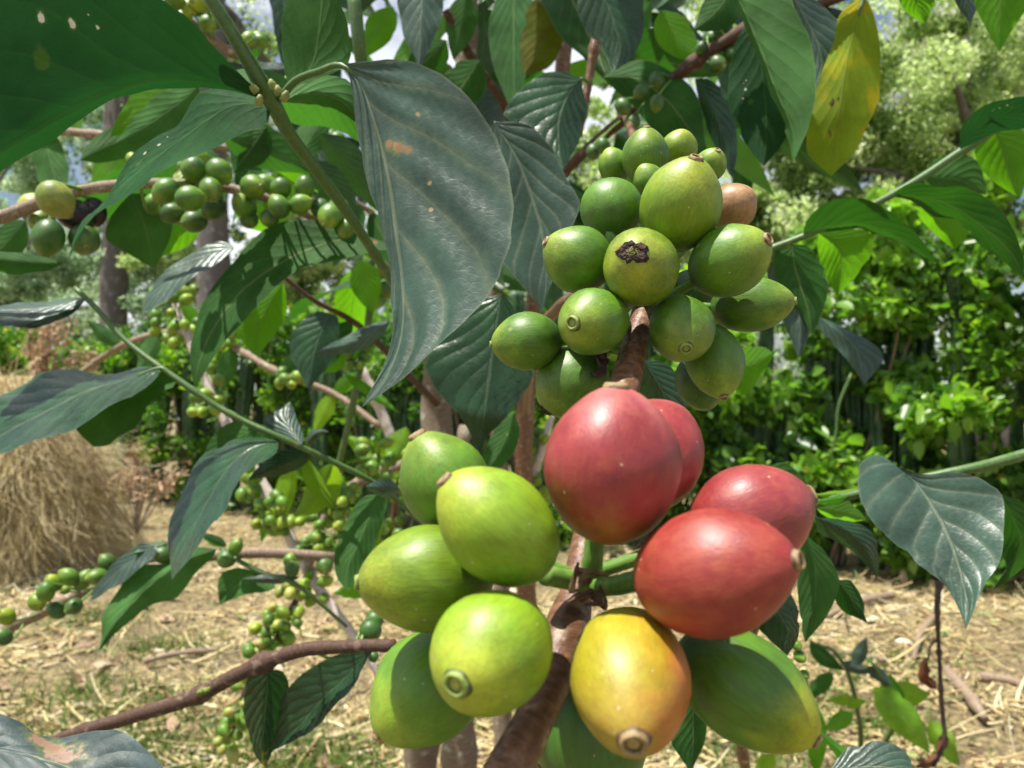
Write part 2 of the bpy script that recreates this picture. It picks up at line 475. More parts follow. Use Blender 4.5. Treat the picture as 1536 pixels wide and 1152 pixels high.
# ------------------------------------------------------------------ leaves
def leaf_grid(mid, e1, e2, m, parent, mat, face, seed, wav, quilt, K=8.0, SL=3.2, name='leaf'):
    """skin between three 3-D curves of equal length: one margin, the midrib, the other margin"""
    n = len(mid) - 1
    rows = []
    cols = []
    for s in range(-m, m + 1):
        a = abs(s) / m
        cols.append((s, a))
    V, U = [], []
    length = sum((mid[i + 1] - mid[i]).length for i in range(n))
    sd = Vector((seed * 3.7, seed * 1.3, 0))
    G = [[None] * len(cols) for _ in range(n + 1)]
    rq = random.Random(seed * 31 + 7)
    shr = [[1.0] * (n + 1), [1.0] * (n + 1)]
    for sd_ in (0, 1):
        for i in range(n + 1):
            shr[sd_][i] -= .035 * (noise.noise(Vector((i * .9, seed * 2.3, sd_ * 9))) + .3 * rq.random())
        if rq.random() < .35 and n > 14:
            i0, dp = rq.randrange(n // 4, n - 3), rq.uniform(.06, .2)
            shr[sd_][i0] -= dp
            shr[sd_][i0 + 1] -= dp * rq.uniform(.2, .8)
    for i in range(n + 1):
        e = (mid[i].lerp(e1[i], shr[0][i]), mid[i].lerp(e2[i], shr[1][i]))
        for j, (s, a) in enumerate(cols):
            tgt = e[0] if s < 0 else e[1]
            G[i][j] = mid[i].lerp(tgt, a)
    for i in range(n + 1):
        t = i / n
        for j, (s, a) in enumerate(cols):
            du = G[i][min(j + 1, 2 * m)] - G[i][max(j - 1, 0)]
            dv = G[min(i + 1, n)][j] - G[max(i - 1, 0)][j]
            nn = du.cross(dv)
            nn = nn.normalized() if nn.length > 1e-12 else Vector((0, -1, 0))
            if nn.y > 0:
                nn = -nn
            ph = (t * K - (a ** .8) * SL + (.37 if s > 0 else 0)) % 1.0
            tri = abs(ph - .5) * 2
            env = math.sin(PI * min(1, max(0, t))) ** .6
            q = quilt * length * (.5 - tri) * (a * (1.15 - a)) * 3 * env
            w = wav * length * (a ** 2) * env * math.sin(t * 17 + seed * 5 + (2.1 if s > 0 else 0)) \
                + wav * .8 * length * env * noise.noise(G[i][j] / length * 3.5 + sd)
            V.append(G[i][j] + nn * (q + w))
            U.append(((s / m + 1) / 2, t))
    k = 2 * m + 1
    Fc = [(i * k + j, i * k + j + 1, (i + 1) * k + j + 1, (i + 1) * k + j) for i in range(n) for j in range(2 * m)]
    tot = Vector()
    for f in Fc:
        a, b, c, d = (V[x] for x in f)
        nn = (c - a).cross(d - b)
        if nn.dot(CAM - a) < 0:
            nn = -nn
            tot -= Vector((nn.length, 0, 0))
        else:
            tot += Vector((nn.length, 0, 0))
    front = tot.x > 0
    if front != (face == 't'):
        Fc = [f[::-1] for f in Fc]
    return meshobj(name, V, Fc, mat, parent, U)


_ls = [0]


def leaf(parent, base, mid, e1, e2, tip, d, fold=(.006, .006), face='t', mat='dark', n=26, m=6, wav=.008, quilt=.012, pet=None, name='leaf'):
    """leaf outlined by pixel curves; d = depths along the midrib; fold = how far each margin stands behind (+) or before (-) it"""
    _ls[0] += 1
    b, tp = tuple(base), tuple(tip)
    cm = catmull([b] + list(mid) + [tp], n)
    c1 = catmull([b] + list(e1) + [tp], n)
    c2 = catmull([b] + list(e2) + [tp], n)
    dd = catmull([(x,) for x in d], n)[:, 0] if len(d) > 2 else np.linspace(d[0], d[1], n + 1)
    M_, A_, B_ = [], [], []
    for i in range(n + 1):
        t = i / n
        e = math.sin(PI * t) ** .7
        M_.append(P(cm[i, 0], cm[i, 1], dd[i]))
        A_.append(P(c1[i, 0], c1[i, 1], dd[i] + fold[0] * e))
        B_.append(P(c2[i, 0], c2[i, 1], dd[i] + fold[1] * e))
    mm = LM[mat]
    o = leaf_grid(M_, A_, B_, m, parent, mm, face, _ls[0], wav, quilt, name=name, K=6.0 if mat == 'dusty_sheen' else 8.0, SL=2.6 if mat == 'dusty_sheen' else 3.2)
    if pet:
        x, y, dp, r = pet
        tube('petiole', [(x, y, dp, r), ((x + b[0]) / 2, (y + b[1]) / 2 - 1, (dp + dd[0]) / 2, r * .9), (b[0], b[1], dd[0], r * .8), (cm[3, 0], cm[3, 1], dd[3] + .0006, r * .5)],
             BK['green'], parent, sides=8, n=10)
    return o


def prof(t):
    return max(0.0, math.sin(PI * t ** .82)) ** .85 * (1 - .25 * t ** 3) if 0 < t < 1 else 0.0


def sl(parent, base, tip, wl, wr, bow, d0, d1, face='t', mat='dark', fold=.004, n=18, m=4, wav=.010, quilt=.012, pet=None, dm=None):
    """simple leaf: straight or bowed midrib with half-widths wl / wr pixels on its left and right"""
    b, tp = np.array(base, float), np.array(tip, float)
    ax = tp - b
    L = np.linalg.norm(ax)
    ax /= L
    nl = np.array((ax[1], -ax[0]))
    mid, e1, e2 = [], [], []
    ctrl = (b + tp) / 2 + nl * bow * 2
    for i in range(1, 9):
        t = i / 9
        p = (1 - t) ** 2 * b + 2 * t * (1 - t) * ctrl + t * t * tp
        tg = 2 * (1 - t) * (ctrl - b) + 2 * t * (tp - ctrl)
        tg /= np.linalg.norm(tg)
        nn = np.array((tg[1], -tg[0]))
        mid.append(tuple(p))
        e1.append(tuple(p + nn * wl * prof(t)))
        e2.append(tuple(p - nn * wr * prof(t)))
    d = (d0, d1) if dm is None else (d0, dm, d1)
    return leaf(parent, base, mid, e1, e2, tip, d, (fold, fold) if not isinstance(fold, tuple) else fold, face, mat, n, m, wav, quilt, pet)


def gleaf(parent, p0, dirv, up, length, width, droop, fold, mat, n=10, m=2, seed=0, name='leaf'):
    """free-standing leaf in space"""
    dirv = dirv.normalized()
    sidev = dirv.cross(up).normalized()
    upv = sidev.cross(dirv).normalized()
    M_, A_, B_ = [], [], []
    for i in range(n + 1):
        t = i / n
        p = p0 + dirv * length * t * (1 - .15 * abs(droop) * t) - Vector((0, 0, 1)) * droop * length * t * t * .5
        w = width * .5 * prof(t)
        M_.append(p)
        A_.append(p - sidev * w + upv * fold * w)
        B_.append(p + sidev * w + upv * fold * w)
    nn = (B_[n // 2] - A_[n // 2]).cross(M_[-1] - M_[0])
    face_up = upv.dot(CAM - p0) > 0
    return leaf_grid(M_, A_, B_, m, parent, LM[mat], 't' if face_up else 'b', seed, .010, .012, name=name)


# ------------------------------------------------------------------ fruit
_cm = {}


def fruit_mesh(kind, matkey, variant):
    key = (kind, matkey, variant)
    if key in _cm:
        return _cm[key]
    rnd = random.Random(variant * 13 + 5)
    nu, nv = (28, 20) if kind == 'big' else (14, 10)
    V, Fc = [], []
    ph1, ph2 = rnd.random() * 6, rnd.random() * 6
    pt = .17 + .10 * rnd.random()
    for i in range(nv + 1):
        a = PI * i / nv
        z = -math.cos(a)
        r = math.sin(a) ** .93
        r *= 1 - pt * max(0, z) ** 2 * 1.2 - .05 * max(0, -z) ** 2
        for k in range(nu):
            b = 2 * PI * k / nu
            rr = r * (1 + .022 * math.cos(2 * b + ph1) + .012 * math.cos(3 * b + ph2) * (1 + z) + .034 * noise.noise(Vector((math.cos(b) * r * 1.6, math.sin(b) * r * 1.6, z * 1.6 + variant * 5))))
            V.append((rr * math.cos(b), rr * math.sin(b), z + .0))
    for i in range(nv):
        for k in range(nu):
            a, b = i * nu + k, i * nu + (k + 1) % nu
            Fc.append((a, b, b + nu, a + nu))
    me = bpy.data.meshes.new('cherry')
    me.from_pydata(V, [], Fc)
    me.materials.append(CM[matkey])
    me.polygons.foreach_set('use_smooth', [True] * len(me.polygons))
    me.update()
    _cm[key] = me
    return me


def navel_mesh(kind, big):
    key = ('navel', kind, big)
    if key in _cm:
        return _cm[key]
    nu = 24 if big else 10
    # raised rim round a pit, on the +z pole
    ring = [(.275, .90), (.235, .965), (.21, 1.0), (.19, 1.03), (.165, 1.04), (.14, 1.03), (.12, 1.0), (.10, .985), (.075, .995), (.05, 1.0), (.03, .985), (.0, .97)]
    V, Fc = [], []
    rnd = random.Random(3)
    for q, (r, z) in enumerate(ring):
        for k in range(nu):
            a = 2 * PI * k / nu
            w = 1 + .05 * math.sin(2 * a + 1) + .03 * math.sin(5 * a)
            zz = z
            if kind == 'scar':
                w *= 1.25 + .22 * math.sin(2 * a + .6) + .16 * math.sin(5 * a + 2) + .12 * math.sin(9 * a)
                zz = math.sqrt(max(.2, 1 - (r * w) ** 2)) + (.016 + .02 * abs(math.sin(3 * a + q * 1.7)) if 0 < q else -.02) - (.03 if q > 5 else 0)
            V.append((r * w * math.cos(a), r * w * math.sin(a), zz))
    for i in range(len(ring) - 1):
        for k in range(nu):
            a, b = i * nu + k, i * nu + (k + 1) % nu
            Fc.append((a, b, b + nu, a + nu))
    me = bpy.data.meshes.new('calyx')
    me.from_pydata(V, [], Fc)
    me.materials.append(NAVEL[kind])
    me.polygons.foreach_set('use_smooth', [True] * len(me.polygons))
    me.update()
    _cm[key] = me
    return me


_fc = [0]


def cherry(parent, x, y, w, ratio, axis, d, mat, navel='green', kind='big', label=None, stem=None, navk=1.0):
    """fruit at a pixel with half-width w px, calyx pointing along axis = (right, down, towards camera)"""
    _fc[0] += 1
    c = P(x, y, d)
    r = w * d / F
    ax = Vector((axis[0], -axis[2], -axis[1])).normalized()
    ax = Vector((0, -1, 0)).rotation_difference(CAM - c) @ ax
    q = Vector((0, 0, 1)).rotation_difference(ax)
    spin = random.random() * 6.28
    if mat == 'yellow':   # its blushed flank faces right
        spin = max((k * .1 for k in range(63)), key=lambda s_: ((q @ Quaternion((0, 0, 1), s_)) @ Vector((1, 0, 0))).x)
    q = q @ Quaternion((0, 0, 1), spin)
    o = bpy.data.objects.new('cherry', fruit_mesh(kind, mat, _fc[0] % 4))
    link(o, parent)
    o.matrix_basis = Matrix.LocRotScale(c, q, Vector((r, r, r * ratio)))
    if label:
        o['label'] = label
    if navel:
        nv = bpy.data.objects.new('calyx', navel_mesh(navel, kind == 'big'))
        C.objects.link(nv)
        nv.parent = o
        nv.scale = (navk, navk, 1)
    if stem is not None:
        e = c - ax * r * ratio * .92
        best = min(stem, key=lambda p: (p - e).length)
        mid = e * .5 + best * .5 - ax * r * .15
        rr = max(.0006, min(.0011, r * .14))
        tube('fruit_stalk', [(best, rr * 1.1), (mid, rr), (e + ax * r * .1, rr * 1.3)], BK['stalk'], parent, n=6, sides=7, world=True)
    return o


def stem_points(pts, n=60):
    return [Vector(r[:3]) for r in catmull([tuple(P(x, y, d)) for x, y, d, _ in pts], n)]

# ================================================================== light and sky
SUN = Vector((-.27, -.10, .95)).normalized()
sun_d = bpy.data.lights.new('sun', 'SUN')
sun_d.energy = 5.0
sun_d.angle = math.radians(.6)
sun_d.color = (1.0, .95, .87)
sun = bpy.data.objects.new('sun', sun_d)
C.objects.link(sun)
sun.rotation_euler = SUN.to_track_quat('Z', 'Y').to_euler()
world = bpy.data.worlds.new('World')
S.world = world
world.use_nodes = True
wt = NT(world.node_tree)
sky = wt.n('ShaderNodeTexSky', sky_type='NISHITA', sun_disc=False)
sky.sun_elevation = math.asin(SUN.z)
sky.sun_rotation = math.atan2(SUN.x, SUN.y)
sky.air_density = 1.0
sky.dust_density = 1.5
gen = wt.n('ShaderNodeTexCoord').outputs['Generated']
cl = wt.n('ShaderNodeTexNoise', {'Vector': wt.n('ShaderNodeMapping', {'Vector': gen, 'Scale': (1, 1, 1.8)}).outputs[0], 'Scale': 2.6, 'Detail': 6.0, 'Roughness': .55})
cmask = wt.step(cl.outputs[0], .43, .62)
cloudy = wt.mix(wt.math('MULTIPLY', cmask, .9), sky.outputs[0], (11.5, 11.8, 12.4))
bg = wt.n('ShaderNodeBackground', {'Color': cloudy, 'Strength': .062})
wt.n('ShaderNodeOutputWorld', {0: bg.outputs[0]})
S.view_settings.view_transform = 'Standard'
S.view_settings.look = 'None'
S.view_settings.exposure = 0.85
S.view_settings.gamma = 1.0
S.render.engine = 'CYCLES'
S.cycles.use_denoising = True
S.cycles.max_bounces = 8
S.cycles.diffuse_bounces = 4
S.cycles.transmission_bounces = 5
S.cycles.sample_clamp_indirect = 6.0

# ================================================================== ground
def hedge_y(x):
    return 6.7 - .5 * x


def ground_z(x, y):
    return .05 * noise.noise(Vector((x * .7, y * .7, 3))) + .03 * noise.noise(Vector((x * 2.3, y * 2.3, 9)))


gv, gf = [], []
xs = np.concatenate([np.linspace(-90, -8, 12), np.linspace(-7.5, 7.5, 90), np.linspace(8, 90, 12)])
ys = np.concatenate([np.linspace(-40, -1.2, 10), np.linspace(-1, 11, 80), np.linspace(11.5, 130, 16)])
for yy in ys:
    for xx in xs:
        gv.append((xx, yy, ground_z(xx, yy)))
nx = len(xs)
for j in range(len(ys) - 1):
    for i in range(nx - 1):
        a = j * nx + i
        gf.append((a, a + 1, a + 1 + nx, a + nx))
gm, t = newmat('mulched_soil')
obj = t.n('ShaderNodeTexCoord').outputs['Object']
n1 = t.n('ShaderNodeTexNoise', {'Vector': obj, 'Scale': 2.2, 'Detail': 6.0})
n2 = t.n('ShaderNodeTexNoise', {'Vector': obj, 'Scale': 38.0, 'Detail': 5.0, 'Roughness': .7})
c = t.mix(t.step(n2.outputs[0], .38, .62), (.075, .055, .026), (.31, .24, .115))  # darker tone paints shadow into the gaps between straws
c = t.mix(t.math('MULTIPLY', t.step(n1.outputs[0], .5, .7), .5), c, (.20, .16, .09))
bp = t.n('ShaderNodeBump', {'Height': n2.outputs[0], 'Strength': .9, 'Distance': .02})
pr = t.n('ShaderNodeBsdfPrincipled', {'Base Color': c, 'Roughness': .9, 'Normal': bp.outputs[0]})
t.n('ShaderNodeOutputMaterial', {0: pr.outputs[0]})
g = meshobj('ground', gv, gf, gm)
tag(g, 'straw covered soil sloping gently to the hedge', 'ground', kind='structure')

STRAW = attr_mat('dry_straw', [(0, (.05, .03, .018)), (.16, (.16, .10, .055)), (.32, (.40, .29, .12)), (.55, (.62, .49, .23)), (.8, (.76, .65, .37)), (.94, (.80, .74, .54)), (1, (.24, .34, .10))], .75)


def ribbons(name, base, dirs, length, width, bend, mat, parent=None, tone=None, nseg=3, lift=.0):
    """curved three-sided straws: base (n,3), dirs (n,3) unit"""
    n = len(base)
    up = np.tile(np.array([0, 0, 1.0]), (n, 1)) + rng.normal(0, .3, (n, 3))
    side = np.cross(dirs, up)
    side /= np.linalg.norm(side, axis=1)[:, None] + 1e-9
    nor = np.cross(side, dirs)
    V = np.zeros((n, nseg + 1, 3, 3))
    for i in range(nseg + 1):
        t = i / nseg
        p = base + dirs * (length * t)[:, None] + side * (bend[:, 0] * length * t * t)[:, None] + nor * (bend[:, 1] * length * t * t)[:, None]
        w = width * (1 - .45 * t)
        V[:, i, 0] = p - side * w[:, None] * .5
        V[:, i, 1] = p + side * w[:, None] * .5
        V[:, i, 2] = p + nor * (w * .45)[:, None]
    V = V.reshape(-1, 3)
    idx = np.arange(n)[:, None] * (nseg + 1) * 3
    fl = []
    for i in range(nseg):
        for k in range(3):
            a, b = i * 3 + k, i * 3 + (k + 1) % 3
            fl.append(np.concatenate([idx + a, idx + b, idx + b + 3, idx + a + 3], axis=1))
    Fa = np.stack(fl, axis=1).reshape(-1, 4)
    tn = None if tone is None else np.repeat(tone, nseg * 3)
    return npmesh(name, V, Fa, mat, parent, tn)


def gz_arr(x, y):
    return np.array([ground_z(a, b) for a, b in zip(x, y)])


# straw litter spread over the ground, thickest where the camera sees it
N = 95000
yy = 1.7 + (rng.random(N) ** 1.5) * 7.6
xx = (rng.random(N) * 2 - 1) * (.86 * yy + .6)
keep = yy < 6.9 - .5 * xx + .5
xx, yy = xx[keep], yy[keep]
n_ = len(xx)
pk = np.array([noise.noise(Vector((a_ * 1.9, b_ * 1.9, 5))) for a_, b_ in zip(xx, yy)])
kk = rng.random(n_) < np.clip(.62 + pk * 1.9, .08, 1)
xx, yy = xx[kk], yy[kk]
n_ = len(xx)
patch = np.array([noise.noise(Vector((a * 1.3, b * 1.3, 0))) for a, b in zip(xx, yy)])
ang = rng.random(n_) * 2 * PI
tilt = rng.normal(.05, .16, n_)
dr = np.stack([np.cos(ang) * np.cos(tilt), np.sin(ang) * np.cos(tilt), np.sin(tilt)], axis=1)
ln_ = np.clip(rng.lognormal(-2.75, .6, n_), .02, .36)
wd = np.clip(rng.lognormal(-5.15, .6, n_), .002, .024)
tone = np.clip(rng.beta(2.2, 1.7, n_) * .93 + patch * .30, 0, .95)
gr = rng.random(n_) < .05 + .12 * (patch < -.25)
tone[gr] = 1.0
z = gz_arr(xx, yy) + .004 + rng.random(n_) * .03
lit = ribbons('straw_litter', np.stack([xx, yy, z], axis=1), dr, ln_, wd, rng.normal(0, .25, (n_, 2)), STRAW, tone=tone)
tag(lit, 'pale chopped straw and wood shreds covering the ground', 'straw mulch', kind='stuff')

# fallen leaves: dead curled leaf blades lying among the straw
DEADLEAF = attr_mat('dead_leaf', [(0, (.10, .055, .03)), (.4, (.26, .16, .09)), (.75, (.45, .33, .22)), (1, (.62, .54, .43))], .7)


def leafquads(name, pos, size, mat, parent=None, tone=None, flat=None, aspect=.5, hang=0.0, upb=0.0):
    """many small folded leaf blades at pos (n,3): six corners each, bent along the midrib"""
    n = len(pos)
    d = rng.normal(0, 1, (n, 3))
    d[:, 2] = d[:, 2] * (1 if flat is None else flat) - hang
    d /= np.linalg.norm(d, axis=1)[:, None]
    r = rng.normal(0, 1, (n, 3))
    r[:, 2] += upb
    s = np.cross(d, r)
    s /= np.linalg.norm(s, axis=1)[:, None] + 1e-9
    nn = np.cross(s, d)
    L = size[:, None]
    w = L * aspect * .5
    cup = w * (.25 + .35 * rng.random((n, 1)))
    V = np.stack([pos, pos + d * L * .35 + s * w + nn * cup, pos + d * L * .7 + s * w * .75 + nn * cup * .8, pos + d * L,
                  pos + d * L * .7 - s * w * .75 + nn * cup * .8, pos + d * L * .35 - s * w + nn * cup, pos + d * L * .4, pos + d * L * .72], axis=1).reshape(-1, 3)
    i = np.arange(n)[:, None] * 8
    quads = [(0, 1, 2, 6), (6, 2, 3, 7), (0, 6, 4, 5), (6, 7, 3, 4)]
    Fa = np.stack([np.concatenate([i + q for q in qd], axis=1) for qd in quads], axis=1).reshape(-1, 4)
    return npmesh(name, V, Fa, mat, parent, None if tone is None else np.repeat(tone, 4))


n_ = 420
yy = 2.0 + rng.random(n_) ** 1.3 * 5
xx = (rng.random(n_) * 2 - 1) * .72 * yy
fl_ = leafquads('fallen_leaves', np.stack([xx, yy, gz_arr(xx, yy) + .03], axis=1), rng.uniform(.05, .12, n_), DEADLEAF, tone=rng.random(n_), flat=.25, upb=2)
tag(fl_, 'dry brown fallen leaves scattered on the straw', 'fallen leaves', kind='stuff')

GRASS = attr_mat('green_grass', [(0, (.06, .13, .02)), (.5, (.12, .24, .03)), (1, (.26, .34, .06))], .6, .25)
n_ = 3800
spots_ = [(-1.15, 2.45), (-.9, 2.5), (-1.3, 2.7), (-1.75, 3.2), (-1.5, 2.9), (-.55, 2.45), (-2.2, 4.2), (-1.0, 2.75), (-.62, 2.6), (-1.35, 3.1), (-.78, 2.72), (.95, 3.0), (1.35, 2.9), (-.2, 3.0), (.75, 2.65), (1.5, 3.4), (-1.6, 3.7)]
ci = rng.integers(0, len(spots_), n_)
bx = np.array([spots_[k][0] for k in ci]) + rng.normal(0, .15, n_)
by = np.array([spots_[k][1] for k in ci]) + rng.normal(0, .1, n_)
dg = rng.normal(0, .35, (n_, 3))
dg[:, 2] = 1
dg /= np.linalg.norm(dg, axis=1)[:, None]
gr_ = ribbons('grass', np.stack([bx, by, gz_arr(bx, by)], axis=1), dg, rng.uniform(.03, .11, n_), rng.uniform(.003, .007, n_), rng.normal(0, .5, (n_, 2)), GRASS, tone=rng.random(n_))
tag(gr_, 'thin tufts of green grass sprouting through the straw', 'grass', kind='stuff')

# sticks lying on the mulch
for k, (x1, y1, x2, y2, r_, lab) in enumerate([
        (1418, 1022, 1478, 1085, 7, 'pale stick lying on the straw right of the dead twig'),
        (1470, 1030, 1550, 1046, 6, 'greenish stick at the right edge lying on straw'),
        (1240, 1000, 1330, 1016, 4, 'thin grey stick lying behind the green seedling'),
        (1400, 950, 1370, 1010, 4, 'short dark stick leaning in the straw near curled leaf'),
        (1340, 905, 1240, 935, 5, 'brown stick lying on straw below the hedge'),
        (215, 1010, 330, 990, 4, 'thin pale stick lying on straw left of the brown branch'),
        (690, 1120, 640, 1060, 9, 'grey stick lying on straw behind the lowest green cherries')]):
    def gp(x, y):
        d = F * CAMZ / (y - 576)
        v = P(x, y, d)
        v.z = ground_z(v.x, v.y) + .035
        return v, d
    a, da = gp(x1, y1)
    b, db = gp(x2, y2)
    m_ = (a + b) / 2 + Vector((random.uniform(-.02, .02), random.uniform(-.02, .02), .015))
    o = tube('stick', [(a, r_ * da / F), (m_, r_ * da / F * 1.1), (b, r_ * da / F * .7)], BK['grey'], world=True, seed=k, nodes=2, bump=.12)
    tag(o, lab, 'stick')

# ================================================================== leafy masses
def clump_points(n, centers, radii, hollow=.45):
    ci = rng.integers(0, len(centers), n)
    v = rng.normal(0, 1, (n, 3))
    v /= np.linalg.norm(v, axis=1)[:, None]
    rr = hollow + (1 - hollow) * rng.random(n)
    return np.asarray(centers)[ci] + v * (np.asarray(radii)[ci] * rr[:, None]), ci


LEAF_TREE = attr_mat('tree_foliage', [(0, (.03, .055, .018)), (.25, (.08, .14, .03)), (.5, (.28, .38, .13)), (.8, (.50, .57, .30)), (1, (.72, .74, .58))], .42, .52, 1.9)
LEAF_FAR = attr_mat('far_tree_foliage', [(0, (.05, .09, .05)), (.4, (.17, .26, .14)), (.75, (.34, .42, .25)), (1, (.5, .54, .44))], .42, .55, 2.0)
LEAF_FLOWER = attr_mat('greyish_blossom_foliage', [(0, (.16, .17, .10)), (.5, (.38, .38, .28)), (1, (.62, .61, .52))], .7, .5, 1.8)
LEAF_HEDGE = attr_mat('hedge_foliage', [(0, (.02, .06, .016)), (.35, (.06, .15, .025)), (.65, (.14, .29, .035)), (.95, (.26, .42, .05)), (1, (.46, .40, .05))], .34, .45, 1.9)
LEAF_HEDGE2 = attr_mat('broad_hedge_foliage', [(0, (.05, .13, .03)), (.35, (.13, .27, .04)), (.7, (.24, .42, .05)), (1, (.36, .5, .12))], .34, .45, 1.9)


def tree(label, px, d, trunk_r, base_px_shift, crown_specs, n, size, mat, trunk_top, group=None, limbs=5, seed=0):
    """crown_specs: (px, py, radius m, depth offset)"""
    base = P(px + base_px_shift, 576, d)
    base.z = 0
    T = thing('tree', label, 'tree', base, group)
    tp = P(px, trunk_top, d)
    mid = base.lerp(tp, .5) + Vector((random.uniform(-.1, .1), 0, 0))
    tube('trunk', [(base - Vector((0, 0, .1)), trunk_r * 1.25), (mid, trunk_r), (tp, trunk_r * .75)], BK['trunk'], T, world=True, seed=seed, bump=.1, n=20)
    cen, rad = [], []
    rnd = random.Random(seed)
    for (cx, cy, r, dz) in crown_specs:
        c0 = P(cx, cy, d + dz)
        for q in range(26):
            v = Vector((rnd.gauss(0, 1), rnd.gauss(0, 1), rnd.gauss(0, 1))).normalized() * r * rnd.uniform(.15, 1.0)
            rr = r * rnd.uniform(.10, .34)
            cen.append(tuple(c0 + v))
            rad.append((rr, rr, rr * .7))
    for q in range(limbs):
        c0 = Vector(cen[rnd.randrange(len(cen))])
        s0 = base.lerp(tp, rnd.uniform(.6, 1))
        tube('limb', [(s0, trunk_r * .45), (s0.lerp(c0, .5) + Vector((0, 0, .25)), trunk_r * .28), (c0, trunk_r * .1)], BK['trunk'], T, world=True, seed=seed + q, n=10, sides=7)
    pos, ci = clump_points(n, cen, rad)
    base_tone = rng.random(len(cen)) * .45
    tone = np.clip(base_tone[ci] + rng.beta(2, 2, n) * .6, 0, 1)
    leafquads('crown', pos, rng.uniform(size * .6, size * 1.3, n), mat, T, tone, hang=.25, upb=.6)
    return T


tree('tall pale leaved tree with its sunny crown filling the upper right', 1462, 11.5, .17, 10,
     [(1240, 300, 1.5, 0), (1400, 250, 1.7, .5), (1180, 180, 1.4, .8), (1330, 110, 1.6, -.3), (1480, 150, 1.5, .2), (1530, 330, 1.3, .6), (1300, 390, 1.0, .8), (1420, 20, 1.7, .4), (1120, 60, 1.3, .6), (1600, 60, 1.6, .4), (1270, 220, 1.3, .2), (1220, 400, .9, .6), (1130, 330, 1.0, .4), (1340, 320, 1.0, -.2), (1380, 180, 1.2, .4)],
     120000, .08, LEAF_TREE, 200, limbs=8, seed=3)
tree('grey blossomed tree standing behind the tall pale leaved tree', 1500, 15.5, .16, 0,
     [(1390, 70, 1.7, 0), (1290, 190, 1.6, 0), (1200, 300, 1.5, 0), (1330, 330, 1.4, 0), (1480, 40, 1.8, .5), (1540, 120, 1.5, .3), (1440, 180, 1.2, 0), (1580, 10, 1.8, 0)], 36000, .10, LEAF_FLOWER, 120, seed=4)
tree('dark bushy tree low behind the hedge near the right trunk', 1360, 9.5, .09, 0,
     [(1330, 420, .75, 0), (1420, 440, .6, .3), (1270, 440, .6, .2), (1490, 470, .5, 0)], 10000, .07, LEAF_FAR, 430, seed=5)
tree('straight trunked tree beside the dry grass heap', 168, 13.0, .19, -4, [(60, 250, 1.3, .5), (-40, 330, 1.4, .8), (110, 400, 1.0, 1.2), (220, 60, 1.8, 0), (20, 440, .9, .6), (200, 300, 1.2, .8), (150, 180, 1.3, .6), (240, 420, 1.0, .6)], 34000, .08, LEAF_FAR, -150, limbs=4, seed=6,
     group='bare trunked trees beyond the hedge')
tree('thicker straight trunked tree seen through the fruiting branches', 316, 12.0, .22, 4, [(390, 100, 1.6, .6), (470, 330, 1.1, .8), (260, -80, 1.9, .6), (300, 250, 1.2, .9), (380, 400, 1.0, .9), (280, 400, .9, .6), (430, 220, 1.2, .6)], 32000, .08, LEAF_TREE, -200, limbs=4, seed=7,
     group='bare trunked trees beyond the hedge')
tree('slim trunked tree between the two straight trunks and central stems', 445, 13.5, .10, 0, [(470, 420, .9, 0), (430, 470, .8, .2), (540, 440, .9, .2), (620, 330, 1.2, .4)], 13000, .08, LEAF_TREE, 150, limbs=4, seed=8,
     group='bare trunked trees beyond the hedge')
tree('leafy tree behind the central coffee shrub', 800, 14.0, .15, 0, [(780, 250, 1.7, 0), (900, 300, 1.5, .4), (680, 380, 1.3, 0), (1000, 380, 1.4, 0), (830, 470, 1.2, 0), (960, 150, 1.6, .2), (1090, 420, 1.2, 0), (1060, 300, 1.3, 0)], 46000, .09, LEAF_TREE, 200, limbs=5, seed=9)
tree('bluish green tree behind the left dry grass heap', 30, 17.0, .14, 0, [(30, 440, 1.4, 0), (110, 480, 1.2, 0), (-40, 400, 1.5, 0), (240, 460, 1.3, 0), (330, 450, 1.2, 0), (90, 380, 1.2, .5), (220, 390, 1.1, .5), (430, 440, 1.2, .4)], 46000, .085, LEAF_FAR, 400, limbs=3, seed=10)
tree('far low tree beyond the hedge between cactus tops', 560, 18.0, .14, 0, [(430, 510, 1.0, 0), (560, 500, 1.2, 0), (700, 510, 1.2, 0), (860, 520, 1.2, 0), (1000, 520, 1.2, 0), (1130, 500, 1.2, 0)], 12000, .12, LEAF_FAR, 480, limbs=3, seed=12)

# far line of woods closing the view
woods_c, woods_r = [], []
for k in range(60):
    x = -32 + k * 1.15
    woods_c.append((x, 30 + random.uniform(-2, 4), random.uniform(.4, 2.6)))
    woods_r.append((1.5, 1.2, random.uniform(.8, 1.5)))
pos, ci = clump_points(26000, woods_c, woods_r, .2)
pos[:, 2] = np.abs(pos[:, 2])
o = leafquads('far_woods', pos, rng.uniform(.18, .4, len(pos)), LEAF_FAR, tone=rng.random(len(pos)) * .8)
tag(o, 'low line of distant woods behind the hedge', 'woods', kind='stuff')

# ================================================================== hedge: cactus columns among leafy shrubs
CACT, t = newmat('cactus_skin')
obj = t.n('ShaderNodeTexCoord').outputs['Object']
b = t.n('ShaderNodeTexNoise', {'Vector': obj, 'Scale': 9.0, 'Detail': 4.0})
c = t.mix(t.step(b.outputs[0], .35, .65), (.024, .068, .026), (.06, .135, .048))
bp = t.n('ShaderNodeBump', {'Height': b.outputs[0], 'Strength': .3, 'Distance': .02})
pr = t.n('ShaderNodeBsdfPrincipled', {'Base Color': c, 'Roughness': .5, 'Normal': bp.outputs[0]})
t.n('ShaderNodeOutputMaterial', {0: pr.outputs[0]})


